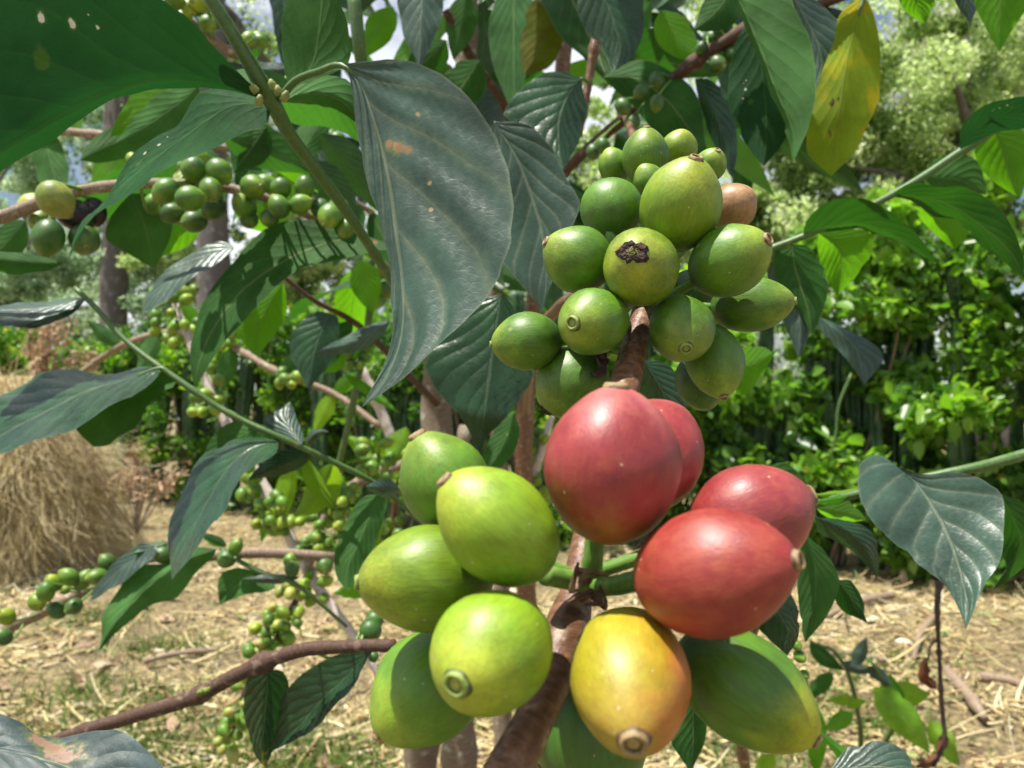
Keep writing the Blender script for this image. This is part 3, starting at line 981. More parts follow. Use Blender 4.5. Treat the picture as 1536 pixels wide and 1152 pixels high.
def cactus_stem(name, parent, p0, p1, r, seed):
    """four-winged column with scalloped ribs"""
    n, ribs, per = 34, 4, 6
    rnd = random.Random(seed)
    ax = (p1 - p0)
    L = ax.length
    q = Vector((0, 0, 1)).rotation_difference(ax.normalized())
    V, Fc = [], []
    tw = rnd.random() * 6
    bx_, by_ = rnd.uniform(-.06, .06), rnd.uniform(-.04, .04)
    K = ribs * per
    for i in range(n + 1):
        t_ = i / n
        seg = (t_ * L / .14 + rnd.random() * 0) % 1.0
        sc = .72 + .28 * math.sin(PI * seg) ** .7
        big = .8 + .2 * abs(math.sin(PI * t_ * L / .55))
        end = 1 - max(0, (t_ - .93) / .07) ** 2 * .9
        for k in range(K):
            a = 2 * PI * k / K
            lobe = abs(math.cos(ribs / 2 * a)) ** 2.2
            rr = r * end * big * (.32 + .68 * lobe * sc)
            v = Vector((rr * math.cos(a + tw), rr * math.sin(a + tw), t_ * L))
            v.x += bx_ * math.sin(PI * t_) * L * .3
            v.y += by_ * math.sin(PI * t_) * L * .3
            V.append(p0 + q @ v)
    for i in range(n):
        for k in range(K):
            a, b_ = i * K + k, i * K + (k + 1) % K
            Fc.append((a, b_, b_ + K, a + K))
    Fc.append(tuple(n * K + k for k in range(K)))
    return meshobj(name, V, Fc, CACT, parent)


GC = 'cactus columns in the hedge'
hx = -8.2
k = 0
rnd = random.Random(21)
while hx < 4.4:
    hy = hedge_y(hx) + (rnd.uniform(-.12, .4) if hx > .5 else rnd.uniform(-.38, .3))
    h = rnd.uniform(1.25, 2.0)
    base = Vector((hx, hy, 0))
    T = thing('cactus', 'dark green ribbed cactus column growing among the hedge leaves', 'cactus', base, GC)
    cactus_stem('stem', T, base - Vector((0, 0, .05)), base + Vector((rnd.uniform(-.1, .1), rnd.uniform(-.1, .1), h)), rnd.uniform(.075, .115), k)
    for q in range(rnd.randint(1, 3)):
        z0 = rnd.uniform(.15, .7) * h
        a = rnd.uniform(0, 2 * PI)
        off = Vector((math.cos(a) * .13, math.sin(a) * .13, .08))
        cactus_stem('stem', T, base + Vector((0, 0, z0)) + off, base + off * 1.5 + Vector((0, 0, min(h * 1.05, z0 + rnd.uniform(.4, 1.0)))), rnd.uniform(.055, .085), k * 7 + q)
    hx += rnd.uniform(.12, .22)
    k += 1

GS = 'leafy shrubs grown through the cactus hedge'
hx = -8.6
k = 0
while hx < 4.9:
    hy = hedge_y(hx)
    right = hx > .7
    T = thing('hedge_shrub', 'leafy green shrub grown through the cactus hedge', 'shrub', (hx, hy, 0), GS)
    cen, rad = [], []
    for q in range(32):
        cz = rnd.uniform(.1, 2.2 + .25 * max(0, hx - 1.5) if right else 1.9)
        front = -.30 if cz > 1.1 or rnd.random() < .5 else .14
        cen.append((hx + rnd.uniform(-.42, .42), hy + rnd.uniform(-.12, .25) + front, cz))
        r_ = rnd.uniform(.09, .24)
        rad.append((r_, r_ * .8, r_ * .9))
    n_ = 5200 if right else 3800
    pos, ci = clump_points(n_, cen, rad, .25)
    pos[:, 2] = np.maximum(pos[:, 2], .03)
    bt = rng.random(len(cen)) * .5
    tone = np.clip(bt[ci] + rng.beta(2, 2.4, n_) * .55, 0, .97)
    tone[rng.random(n_) < .012] = 1.0
    leafquads('foliage', pos, np.clip(rng.lognormal(-3.0, .42, n_), .018, .13) * (1.3 if right else .95), LEAF_HEDGE2 if (right and k % 2) else LEAF_HEDGE, T, tone, hang=-.1, upb=.9, aspect=.6)
    for q in range(4):
        c0 = Vector(cen[q * 5])
        tube('twig', [(Vector((hx + rnd.uniform(-.1, .1), hy, 0)), .014), (Vector((hx, hy, 0)).lerp(c0, .6) + Vector((rnd.uniform(-.1, .1), 0, .1)), .009), (c0, .004)], BK['grey'], T, world=True, sides=6, n=8)
    hx += rnd.uniform(.36, .5)
    k += 1

# pale curly vine hanging in front of the hedge
o = tube('vine', [(1277, 560, 5.0, 2), (1258, 608, 4.98, 2), (1254, 650, 4.97, 2), (1245, 690, 4.97, 1.5)], BK['green'], sides=6, n=14)
tag(o, 'thin green vine stem dangling straight down in front of hedge', 'vine')
# ================================================================== heap of dry grass on the left
hb = Vector((-3.36, 5.4, 0))
T = thing('hay_heap', 'tall heap of dry straw coloured grass at the left edge', 'hay heap', hb)
cv, cf = [], []
nu, nv = 40, 22


def heap_r(a, h):
    t_ = min(1, h / 1.32)
    return (.64 * (1 - t_ ** 2.4) ** .8 + .05) * (1 + .12 * math.sin(3 * a + 4 * t_) + .22 * noise.noise(Vector((math.cos(a) * 2, math.sin(a) * 2, h * 3))))


for j in range(nv + 1):
    h = 1.28 * j / nv
    for i in range(nu):
        a = 2 * PI * i / nu
        r = heap_r(a, h) * .93
        cv.append((hb.x + r * math.cos(a) * .8, hb.y + r * math.sin(a) * .8, h))
for j in range(nv):
    for i in range(nu):
        a, b_ = j * nu + i, j * nu + (i + 1) % nu
        cf.append((a, b_, b_ + nu, a + nu))
cf.append(tuple(nv * nu + i for i in range(nu)))
meshobj('packed_core', cv, cf, plain('packed_hay', (.14, .09, .045), (.40, .29, .16), 30, .9, 1.0), T)
n_ = 20000
aa = rng.random(n_) * 2 * PI
hh = (1 - rng.random(n_) ** 1.3) * 1.30
rr = np.array([heap_r(a, h) for a, h in zip(aa, hh)]) * .8 * np.clip(rng.normal(1.0, .10, n_), .85, 1.4)
bs = np.stack([hb.x + rr * np.cos(aa), hb.y + rr * np.sin(aa), hh], axis=1)
dd = np.stack([np.cos(aa) * .5, np.sin(aa) * .5, -np.ones(n_)], axis=1) + rng.normal(0, .55, (n_, 3))
dd /= np.linalg.norm(dd, axis=1)[:, None]
lng = np.minimum(rng.uniform(.12, .5, n_), hh * .9 + .06)
ribbons('loose_straw', bs, dd, lng, rng.uniform(.002, .0055, n_), rng.normal(0, .13, (n_, 2)), STRAW, T, np.clip(rng.beta(2.2, 1.6, n_) * .75 + .2, 0, .95), nseg=4)

# dry weeds
DRYW = attr_mat('dry_weed_leaf', [(0, (.22, .12, .06)), (.5, (.40, .27, .16)), (1, (.55, .42, .28))], .7, .15)
for (wx, wy, wd_, hgt, lab) in [(205, 800, 5.3, .62, 'low brown dry weed standing right of the grass heap'), (60, 600, 5.0, .55, 'dry brown weed stalks sprouting from top of grass heap'),
                                (150, 655, 6.8, .75, 'dry tan weed with upright sprays between heap and hedge')]:
    b0 = P(wx, wy, wd_)
    T = thing('dry_weed', lab, 'dry weed', b0)
    r2 = random.Random(int(wx))
    for q in range(12):
        a = r2.uniform(-1, 1)
        tip_ = b0 + Vector((a * hgt * .45, r2.uniform(-.12, .12), hgt * r2.uniform(.55, 1)))
        md = b0.lerp(tip_, .5) + Vector((r2.uniform(-.05, .05), 0, .04))
        tube('stalk', [(b0, .006), (md, .005), (tip_, .003)], BK['grey'], T, world=True, sides=5, n=8)
        pts = np.array([tuple(b0.lerp(md, 1).lerp(tip_, r2.random())) for _ in range(30)]) + rng.normal(0, .025, (30, 3))
        leafquads('dry_foliage', pts, rng.uniform(.03, .075, 30), DRYW, T, rng.random(30), aspect=.3)
# ================================================================== hero fruiting branch
def start(pts, k=0):
    return P(pts[k][0], pts[k][1], pts[k][2])


hero_pts = [(938, 172, .575, 6), (958, 225, .44, 7), (985, 300, .29, 9), (984, 380, .20, 13), (970, 450, .161, 17), (952, 520, .150, 20), (934, 590, .140, 24),
            (905, 700, .128, 23), (880, 820, .117, 24), (854, 930, .108, 25), (820, 1040, .100, 28), (764, 1150, .092, 34), (705, 1260, .088, 38)]
T = thing('coffee_branch', 'coffee branch laden with big glossy green, yellow and red cherries, nearest one', 'coffee branch', start(hero_pts))
tube('stem', hero_pts, BK['brown'], T, n=130, sides=20, bump=.03, nodes=2, seed=2)
sp_ = stem_points(hero_pts, 90)
low = [p for p in sp_]
node = P(888, 868, .108)
tube('fruit_stalk', [(893, 790, .107, 14), (890, 830, .107, 15), (886, 872, .1085, 17)], BK['stalk'], T, n=10, sides=12, seed=3)
tube('fruit_stalk', [(815, 862, .104, 16), (850, 869, .106, 15), (886, 876, .108, 15)], BK['stalk'], T, n=10, sides=12, seed=4)
tube('fruit_stalk', [(965, 868, .100, 16), (925, 878, .104, 15), (886, 878, .108, 15)], BK['stalk'], T, n=10, sides=12, seed=5)
rb = random.Random(4)
for k in range(5):   # dried flower bracts at the fruiting node
    x, y = 884 + rb.uniform(-22, 22), 880 + rb.uniform(-14, 22)
    a = P(x, y, .1035 + rb.uniform(-.002, .002))
    tube('bract', [(a, .0006), (a + Vector((rb.uniform(-.002, .002), -.0012, rb.uniform(-.0015, .002))), .0005), (a + Vector((rb.uniform(-.003, .003), -.002, rb.uniform(-.001, .003))), .0002)], BK['brown'], T, world=True, n=5, sides=6)
# lower cluster
random.seed(3)
cherry(T, 918, 697, 104, 1.14, (.06, -1, .12), .098, 'red', 'brown', label='large pinkish red cherry hanging right under the stem', navk=.9)
cherry(T, 978, 680, 77, 1.25, (.3, -.6, -.5), .113, 'red', None, label='red cherry half hidden behind the largest one', stem=sp_)
cherry(T, 1128, 776, 80, 1.24, (.85, -.35, -.35), .107, 'pink', 'brown', label='rose red cherry behind the elongated red one', stem=sp_)
cherry(T, 1071, 858, 94, 1.36, (1, -.17, .42), .0895, 'redorange', 'brown', label='elongated orange red cherry pointing right', navk=.8)
cherry(T, 945, 1018, 90, 1.55, (.02, .58, .8), .091, 'yellow', 'brown', label='ripening yellow cherry pointing down', navk=1.05)
cherry(T, 1118, 1034, 80, 1.45, (.85, .58, .05), .100, 'greentip', 'brown', label='green cherry with yellow tip under the red ones', navk=.7)
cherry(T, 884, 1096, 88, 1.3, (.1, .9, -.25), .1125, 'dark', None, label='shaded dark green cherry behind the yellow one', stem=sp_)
cherry(T, 736, 980, 92, 1.16, (-.42, .36, .74), .0885, 'lime', 'green', label='bright green cherry whose ringed calyx faces outward', navk=1.0)
cherry(T, 745, 788, 80, 1.32, (-.72, -.62, .2), .0935, 'lime', 'brown', label='bright green cherry tilted up to the left', navk=.85)
cherry(T, 640, 866, 80, 1.28, (-1, .06, .12), .1015, 'lime', 'green', label='green cherry pointing left', navk=.7)
cherry(T, 668, 722, 68, 1.22, (-.5, -.8, .15), .109, 'green', 'brown', label='green cherry at the top left of the lower cluster', stem=sp_, navk=.9)
cherry(T, 641, 1032, 78, 1.25, (-.72, .68, .1), .1075, 'green', 'brown', label='green cherry at the bottom left of the cluster', stem=sp_, navk=.7)
# upper cluster
for a in [(961, 400, 58, 1.06, (-.2, -.36, .9), .1425, 'lime', 'scar', 1.0), (1022, 307, 60, 1.22, (.27, -.9, .32), .149, 'lime', 'brown', .8), (866, 388, 50, 1.1, (-.9, -.5, .2), .151, 'green', 'brown', .8),
          (917, 312, 47, 1.05, (.1, -.6, -.6), .158, 'green', None, 1), (1095, 391, 53, 1.25, (.88, -.5, .4), .147, 'green', 'brown', .95), (1128, 457, 41, 1.5, (1, -.08, .1), .158, 'green', 'green', .7),
          (1023, 494, 50, 1.15, (.1, .46, .82), .1455, 'green', 'green', .9), (889, 483, 52, 1.15, (-.48, .02, .85), .1435, 'green', 'green', 1.0), (790, 512, 44, 1.22, (-1, .08, .1), .153, 'green', 'green', .6),
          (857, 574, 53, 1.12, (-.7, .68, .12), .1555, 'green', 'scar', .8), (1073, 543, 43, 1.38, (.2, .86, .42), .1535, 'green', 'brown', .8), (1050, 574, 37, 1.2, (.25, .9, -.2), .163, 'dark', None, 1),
          (968, 234, 36, 1.16, (.02, -.92, .12), .168, 'green', 'brown', .7), (1019, 221, 27, 1.0, (.2, -.8, .2), .179, 'lime', None, 1), (921, 248, 24, 1.15, (-.3, -.8, .1), .175, 'green', None, 1),
          (973, 270, 24, 1.1, (-.3, -.6, .2), .163, 'green', None, 1), (1066, 247, 24, 1.12, (.35, -.75, .5), .168, 'green', 'brown', .9), (1100, 310, 35, 1.08, (.5, -.4, .3), .163, 'orange', None, 1),
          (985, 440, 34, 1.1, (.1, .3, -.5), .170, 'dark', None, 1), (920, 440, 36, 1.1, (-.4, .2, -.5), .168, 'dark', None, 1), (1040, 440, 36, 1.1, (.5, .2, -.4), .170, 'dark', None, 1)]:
    cherry(T, *a[:8], stem=sp_, navk=a[8])
for k in range(7):
    x, y = 905 + rb.uniform(-10, 20), 535 + rb.uniform(-22, 22)
    a = P(x, y, .150)
    tube('bract', [(a, .0009), (a + Vector((rb.uniform(-.002, .001), -.001, rb.uniform(-.002, .001))), .0006), (a + Vector((rb.uniform(-.003, .001), -.001, rb.uniform(-.004, .002))), .0002)], BK['dead'], T, world=True, n=5, sides=6)

# ================================================================== upper left shoot with the big near leaves
pts = [(292, -40, .235, 10), (345, 45, .24, 10.5), (405, 148, .25, 12.5), (437, 205, .262, 10), (480, 262, .275, 9), (525, 325, .29, 8), (560, 378, .31, 7), (592, 430, .34, 6)]
T = thing('coffee_branch', 'thick green coffee shoot crossing the upper left with very large dark leaves', 'coffee branch', start(pts))
tube('stem', pts, BK['green'], T, n=60, sides=14, bump=.02, nodes=1, seed=6)
for k, (x, y, c_) in enumerate([(386, 138, .001), (412, 133, .0012), (418, 142, .001), (388, 156, .0012), (424, 150, .0009)]):
    a = P(x, y, .243)
    tube('bud', [(a, .0013), (a + Vector((.0006 * (k - 2), -.001, .0012)), .0012), (a + Vector((.0008 * (k - 2), -.0014, .0024)), .0004)], NAVEL['bud'], T, world=True, n=6, sides=7)
leaf(T, (398, 150), [(330, 127), (250, 120), (170, 138), (90, 178), (30, 212), (-50, 258)], [(362, 112), (322, 70), (285, 28), (225, -12), (150, -60), (40, -80), (-60, 40)],
     [(335, 136), (252, 130), (172, 152), (95, 196), (35, 236), (-45, 285)], (-130, 290), (.245, .225, .205, .20), (-.012, .016), 'b', 'deep', n=34, m=8)
leaf(T, (405, 160), [(350, 158), (290, 195), (228, 240), (170, 292), (128, 338)], [(372, 138), (305, 138), (268, 180), (214, 218), (160, 296), (122, 332)],
     [(400, 188), (340, 212), (268, 246), (214, 278), (152, 316), (118, 356)], (104, 388), (.252, .262, .275, .27), (.012, -.012), 'b', 'deep', n=30, m=7)
leaf(T, (508, 96), [(540, 124), (566, 200), (583, 280), (594, 360), (603, 440), (600, 510), (578, 565)], [(523, 110), (534, 190), (552, 272), (572, 350), (586, 410), (590, 470), (582, 528), (562, 572)],
     [(600, 90), (668, 114), (722, 168), (757, 235), (771, 308), (766, 372), (742, 430), (700, 477), (645, 530), (597, 576)], (543, 611), (.232, .224, .212, .20), (.004, -.010), 't', 'dusty_sheen', n=44, m=12, wav=.006, quilt=.016)
tube('petiole', [(420, 148, .25, 6), (445, 120, .245, 5.5), (478, 107, .238, 5), (512, 98, .232, 4.5), (542, 126, .2305, 3), (566, 200, .2285, 2)], BK['green'], T, sides=8, n=20)
leaf(T, (434, 132), [(468, 100), (480, 40), (484, -20), (484, -80)], [(424, 90), (422, 40), (434, -10), (455, -70)], [(498, 110), (526, 92), (520, 40), (508, -10), (502, -70)], (480, -150),
     (.255, .24, .235), (.008, -.010), 'b', 'mid', n=22, m=6)
leaf(T, (422, 152), [(470, 140), (510, 150), (535, 175)], [(440, 128), (480, 112), (518, 120), (540, 145)], [(436, 186), (480, 188), (515, 200), (540, 212)], (590, 240), (.255, .27, .28), (.006, .012), 'b', 'mid', n=18, m=5)
leaf(T, (396, 148), [(372, 128), (350, 118), (325, 118)], [(400, 112), (372, 104), (340, 108), (315, 108)], [(372, 148), (350, 142), (325, 136)], (290, 118), (.26, .27, .28), .0 and 0 or (.004, .004), 'b', 'mid', n=14, m=4)

# ================================================================== brown fruiting branch at left, middle distance
pts = [(-700, 420, .52, 14), (-300, 400, .47, 12), (-40, 338, .44, 10), (40, 312, .44, 10), (110, 288, .43, 8.5), (200, 276, .43, 7.5), (290, 276, .43, 7), (360, 286, .43, 7), (420, 304, .44, 6.5), (480, 330, .45, 7), (540, 364, .47, 5), (590, 410, .50, 4)]
T = thing('coffee_branch', 'brown coffee branch at the left strung with small round green cherries', 'coffee branch', start(pts))
tube('stem', pts, BK['grey'], T, n=80, sides=14, bump=.08, nodes=7, seed=8)
s3 = stem_points(pts)
for x, y, r, dz, mt in [(84, 300, 25, -.03, 'pale'), (72, 357, 25, 0, 'dark'), (126, 360, 24, .01, 'dark'), (112, 322, 22, .012, 'purple'), (142, 318, 16, .02, 'purple'), (50, 312, 22, .03, 'pale'), (62, 332, 18, .02, 'green'),
                        (248, 287, 21, -.02, 'green'), (286, 298, 18, -.028, 'green'), (290, 255, 21, -.01, 'green'), (329, 258, 18, -.012, 'green'), (316, 285, 18, -.018, 'green'), (258, 320, 16, 0, 'dark'), (291, 332, 18, .0, 'dark'),
                        (320, 314, 17, 0, 'dark'), (232, 305, 16, .02, 'green'), (298, 240, 15, .02, 'lime'), (380, 280, 20, -.012, 'green'), (398, 276, 17, .01, 'green'), (421, 283, 17, -.014, 'green'), (457, 282, 16, -.012, 'green'), (418, 309, 16, -.02, 'green'),
                        (451, 306, 16, -.018, 'green'), (366, 309, 17, -.004, 'green'), (404, 327, 15, -.006, 'dark'), (374, 330, 15, 0, 'dark'), (495, 324, 17, -.016, 'green'), (480, 312, 15, -.008, 'dark'), (520, 342, 15, -.012, 'green'), (508, 312, 15, .01, 'green'),
                        (198, 238, 10, .02, 'lime')]:
    cherry(T, x, y, r * random.uniform(.88, 1.08), random.uniform(1.05, 1.3), (random.uniform(-.6, .6), random.uniform(-.4, .9), random.uniform(-.2, .8)), .43 + dz, mt, 'green', 'small', stem=s3)
sl(T, (196, 290), (230, 402), 44, 62, 6, .45, .47, 'b', 'mid')
sl(T, (262, 200), (50, 288), 62, 10, 28, .46, .44, 'b', 'mid', fold=(.02, -.004), dm=.45)
sl(T, (95, 395), (-90, 372), 20, 14, 6, .40, .38, 'b', 'mid')

# ================================================================== green shoot crossing the left middle
pts = [(112, 432, .412, 3.5), (140, 458, .41, 4), (190, 512, .405, 4), (262, 566, .40, 5), (340, 618, .40, 4.5), (420, 656, .40, 4.5), (500, 693, .41, 4.5), (570, 730, .42, 4), (640, 790, .44, 3.5)]
T = thing('coffee_branch', 'slender green coffee shoot slanting down across the left with glossy drooping leaves', 'coffee branch', start(pts))
tube('stem', pts, BK['green'], T, n=60, sides=10, bump=.03, nodes=5, seed=9)
leaf(T, (240, 552), [(180, 572), (120, 592), (60, 622), (0, 655)], [(215, 550), (165, 562), (112, 552), (70, 558), (30, 580), (-20, 605)], [(235, 568), (200, 592), (175, 602), (120, 640), (62, 656), (10, 680)], (-70, 700),
     (.40, .385, .375), (.034, -.030), 't', 'gloss', n=28, m=6, pet=(262, 566, .40, 4))
leaf(T, (262, 566), [(225, 582), (185, 605), (150, 640)], [(235, 560), (180, 575), (128, 608), (106, 618), (112, 642)], [(262, 580), (240, 588), (222, 610), (208, 636), (180, 655), (162, 668)], (140, 670),
     (.40, .41, .415), (.004, -.01), 'b', 'mid', n=20, m=5)
sl(T, (130, 446), (-60, 455), 16, 10, 14, .41, .39, 't', 'grey', fold=(-.008, .014))
sl(T, (128, 450), (-30, 478), 12, 12, 16, .41, .40, 't', 'grey', fold=(-.008, .014))
leaf(T, (418, 662), [(378, 672), (342, 702), (312, 750), (285, 800), (268, 840)], [(385, 656), (345, 660), (300, 690), (268, 745), (254, 795), (254, 840)], [(412, 680), (375, 705), (350, 735), (330, 775), (300, 815), (276, 848)], (258, 870),
     (.40, .385, .365), (.026, -.026), 't', 'gloss', n=28, m=6)
leaf(T, (400, 640), [(370, 650), (345, 665), (325, 680)], [(375, 630), (345, 634), (318, 655)], [(400, 655), (375, 672), (345, 684)], (305, 690), (.405, .42, .425), (.006, -.004), 'b', 'mid', n=14, m=4)
leaf(T, (452, 668), [(440, 650), (430, 630)], [(425, 655), (400, 640), (398, 626)], [(456, 655), (448, 635), (442, 618)], (436, 602), (.40, .42), (.004, .004), 't', 'grey', n=12, m=4, quilt=.03)
sl(T, (470, 680), (372, 720), 18, 18, -4, .41, .42, 't', 'gloss')
sl(T, (500, 693), (440, 775), 30, 20, 8, .42, .44, 't', 'lime')
sl(T, (458, 686), (505, 765), 10, 18, -4, .415, .41, 'b', 'lime')
sl(T, (462, 668), (494, 648), 8, 8, 8, .41, .40, 't', 'grey')
sl(T, (600, 735), (548, 730), 14, 16, 0, .42, .40, 't', 'grey')
leaf(T, (570, 742), [(556, 770), (540, 810), (522, 850)], [(545, 745), (520, 780), (503, 828), (503, 862)], [(580, 755), (572, 790), (556, 830), (538, 866)], (520, 886), (.42, .40), (.004, .004), 'b', 'mid', n=18, m=5)
sl(T, (575, 738), (560, 850), 6, 18, 0, .425, .42, 'b', 'lime')

# ================================================================== lower left fruiting branch
pts = [(-700, 1250, .7, 11), (-300, 1090, .64, 10), (-60, 978, .60, 9), (0, 948, .60, 9), (70, 915, .60, 9), (140, 882, .59, 9), (220, 856, .58, 8), (290, 838, .57, 8), (380, 829, .57, 8), (450, 832, .57, 8), (505, 836, .58, 7)]
T = thing('coffee_branch', 'grey coffee branch low at the left carrying a row of plump green cherries', 'coffee branch', start(pts))
tube('stem', pts, BK['grey'], T, n=60, sides=12, bump=.06, nodes=7, seed=10)
s5 = stem_points(pts)
for x, y, r, q, mt in [(10, 925, 12, 1.3, 'lime'), (5, 955, 12, 1.2, 'dark'), (56, 903, 13, 1.2, 'lime'), (69, 888, 14, 1.2, 'green'), (80, 874, 12, 1.3, 'lime'), (103, 865, 13, 1.25, 'green'), (125, 870, 12, 1.4, 'green'), (146, 865, 13, 1.4, 'green'), (161, 844, 13, 1.2, 'dark'),
                       (85, 915, 13, 1.2, 'dark'), (110, 910, 12, 1.2, 'dark'), (98, 885, 7, 1.0, 'lime'), (246, 832, 14, 1.2, 'dark'), (340, 838, 14, 1.2, 'dark'), (354, 820, 10, 1.4, 'green'), (487, 849, 13, 1.1, 'dark'), (438, 853, 11, 1.2, 'dark'), (434, 840, 9, 1.2, 'green')]:
    cherry(T, x, y, r, q, (random.uniform(-.9, .5), random.uniform(-.7, .5), random.uniform(-.2, .5)), .57 + random.uniform(-.012, .012), mt, 'green', 'small', stem=s5)
leaf(T, (325, 824), [(275, 842), (232, 872), (196, 908), (165, 945)], [(290, 822), (245, 845), (205, 850), (178, 880), (156, 925), (152, 952)], [(318, 838), (292, 862), (262, 900), (230, 908), (205, 922), (176, 950)], (147, 978),
     (.56, .54, .53), (.008, .006), 'b', 'mid', n=26, m=6, wav=.016)
leaf(T, (232, 818), [(196, 842), (160, 872)], [(212, 815), (178, 838), (148, 872)], [(236, 830), (210, 852), (178, 878)], (134, 903), (.555, .545), (.004, -.006), 't', 'grey', n=16, m=4)
sl(T, (252, 815), (198, 830), 10, 10, 2, .56, .55, 't', 'mid')
leaf(T, (410, 870), [(380, 872), (352, 880)], [(392, 856), (360, 850), (334, 860), (326, 880)], [(412, 884), (382, 890), (358, 895)], (330, 908), (.57, .56), (.004, -.004), 'b', 'mid', n=16, m=4, wav=.02)
tube('twig', [(330, 822, .57, 3), (360, 842, .565, 3.5), (400, 862, .56, 4), (440, 874, .56, 4), (480, 905, .57, 3), (520, 940, .58, 2.5)], BK['green'], T, sides=8, n=24)
sl(T, (450, 866), (362, 868), 7, 8, 2, .56, .55, 't', 'grey')
sl(T, (340, 818), (300, 800), 7, 10, 2, .56, .55, 't', 'mid')

# ================================================================== reddish bare branch, lower left
pts = [(60, 1118, .36, 8), (120, 1098, .355, 9), (200, 1074, .35, 10.5), (290, 1046, .345, 11), (360, 1010, .34, 11), (440, 978, .335, 10.5), (510, 970, .33, 10), (592, 968, .325, 9.5)]
T = thing('coffee_branch', 'reddish brown bare coffee branch sweeping in at the lower left', 'coffee branch', start(pts))
tube('stem', pts, BK['reddish'], T, n=70, sides=14, bump=.06, nodes=4, seed=12)
leaf(T, (402, 1004), [(400, 1040), (396, 1080), (394, 1115)], [(375, 1012), (365, 1050), (370, 1092), (382, 1130)], [(425, 1008), (434, 1030), (432, 1070), (420, 1105), (408, 1130)], (398, 1152), (.345, .35), (.006, .006), 't', 'tipyellow', n=22, m=5, quilt=.02)
leaf(T, (556, 976), [(520, 1014), (480, 1052), (446, 1092)], [(525, 975), (478, 995), (445, 1018), (420, 1052), (414, 1088)], [(552, 988), (530, 1028), (500, 1062), (462, 1100)], (410, 1126), (.335, .345, .35), (.006, -.008), 't', 'gloss', n=24, m=6, quilt=.02)
tube('moss_tuft', [(298, 1040, .338, 4), (305, 1036, .336, 5), (315, 1034, .337, 4)], plain('moss', (.08, .13, .02), (.2, .26, .05), 900, .9, 1.0), T, sides=8, n=8, bump=.3)
s6 = stem_points(pts)
for x, y, r, dz in [(556, 946, 17, .0), (562, 930, 14, .01), (498, 996, 9, .02), (560, 985, 8, .02)]:
    cherry(T, x, y, r, 1.1, (.2, .8, .3), .335 + dz, 'dark', 'green', 'small', stem=s6)

# ================================================================== big near leaf at the bottom left corner
pts = [(-180, 1180, .22, 9), (-110, 1150, .215, 9), (-40, 1120, .21, 8)]
T = thing('coffee_branch', 'coffee twig end at the bottom left corner with a large brown blotched dark leaf', 'coffee branch', start(pts))
tube('stem', pts, BK['green'], T, n=16, sides=10, seed=13)
leaf(T, (-60, 1120), [(20, 1128), (100, 1150), (180, 1180)], [(-20, 1070), (30, 1085), (80, 1106), (140, 1094), (185, 1098), (215, 1120), (245, 1152)], [(-30, 1180), (40, 1215), (120, 1240), (200, 1240)], (285, 1215),
     (.205, .20, .20), (.010, -.012), 't', 'brownspot', n=26, m=7)

# ================================================================== right shoot with the big grey leaf
pts = [(2300, 520, .36, 11), (1900, 585, .325, 10), (1600, 662, .31, 9), (1536, 682, .31, 8.5), (1470, 700, .31, 8), (1420, 710, .312, 7.5), (1340, 728, .318, 7), (1280, 742, .325, 7), (1222, 757, .335, 6.5), (1160, 778, .35, 6)]
T = thing('coffee_branch', 'green coffee shoot at the right edge with one broad grey green hanging leaf', 'coffee branch', start(pts))
tube('stem', pts, BK['green'], T, n=50, sides=12, bump=.02, nodes=2, seed=14)
leaf(T, (1345, 700), [(1375, 725), (1405, 770), (1428, 820), (1442, 865), (1450, 905)], [(1318, 683), (1292, 692), (1287, 735), (1305, 778), (1345, 818), (1382, 850), (1416, 876), (1438, 915)],
     [(1385, 712), (1440, 708), (1500, 738), (1506, 800), (1500, 842), (1478, 872), (1462, 910)], (1449, 944), (.318, .30, .285, .28), (.008, -.006), 't', 'grey', n=34, m=9, wav=.010)
sl(T, (1280, 742), (1218, 752), 8, 6, 3, .325, .32, 't', 'bright')
sl(T, (1225, 762), (1300, 780), 24, 12, 0, .34, .36, 't', 'bright')
leaf(T, (1222, 775), [(1262, 792), (1295, 820)], [(1250, 778), (1295, 788), (1316, 815), (1318, 845)], [(1228, 800), (1262, 815), (1290, 838)], (1316, 866), (.34, .35), (.005, .004), 't', 'gloss', n=18, m=5)
leaf(T, (1500, 740), [(1520, 780), (1530, 820)], [(1496, 780), (1502, 830), (1510, 850)], [(1545, 760), (1565, 800), (1550, 840)], (1490, 885), (.33, .35), (.006, .006), 'b', 'dark', n=16, m=4)
sl(T, (1300, 735), (1215, 742), 6, 5, 2, .33, .33, 'b', 'lime')

# ================================================================== right shoot higher up with arching leaves
pts = [(2200, -240, .44, 8), (1850, -50, .41, 7), (1600, 120, .40, 6), (1500, 190, .40, 6), (1440, 228, .40, 6), (1380, 268, .40, 6), (1320, 302, .40, 5.5), (1262, 330, .40, 5.5), (1204, 355, .40, 5.5), (1160, 372, .405, 5), (1112, 392, .41, 5)]
T = thing('coffee_branch', 'thin green coffee shoot slanting in at upper right with arching leaves in pairs', 'coffee branch', start(pts))
tube('stem', pts, BK['green'], T, n=60, sides=9, bump=.03, nodes=4, seed=15)
leaf(T, (1204, 354), [(1240, 342), (1285, 335), (1330, 348), (1370, 370)], [(1212, 326), (1248, 302), (1300, 298), (1345, 326), (1378, 352)], [(1245, 350), (1288, 342), (1330, 354), (1372, 376)], (1406, 396), (.40, .385, .38), (-.010, .012), 'b', 'dark', n=24, m=6, wav=.012)
leaf(T, (1228, 350), [(1258, 370), (1262, 400)], [(1226, 370), (1232, 400), (1244, 425)], [(1300, 345), (1310, 375), (1288, 410)], (1256, 444), (.41, .42), (.005, .004), 'b', 'bright', n=16, m=4)
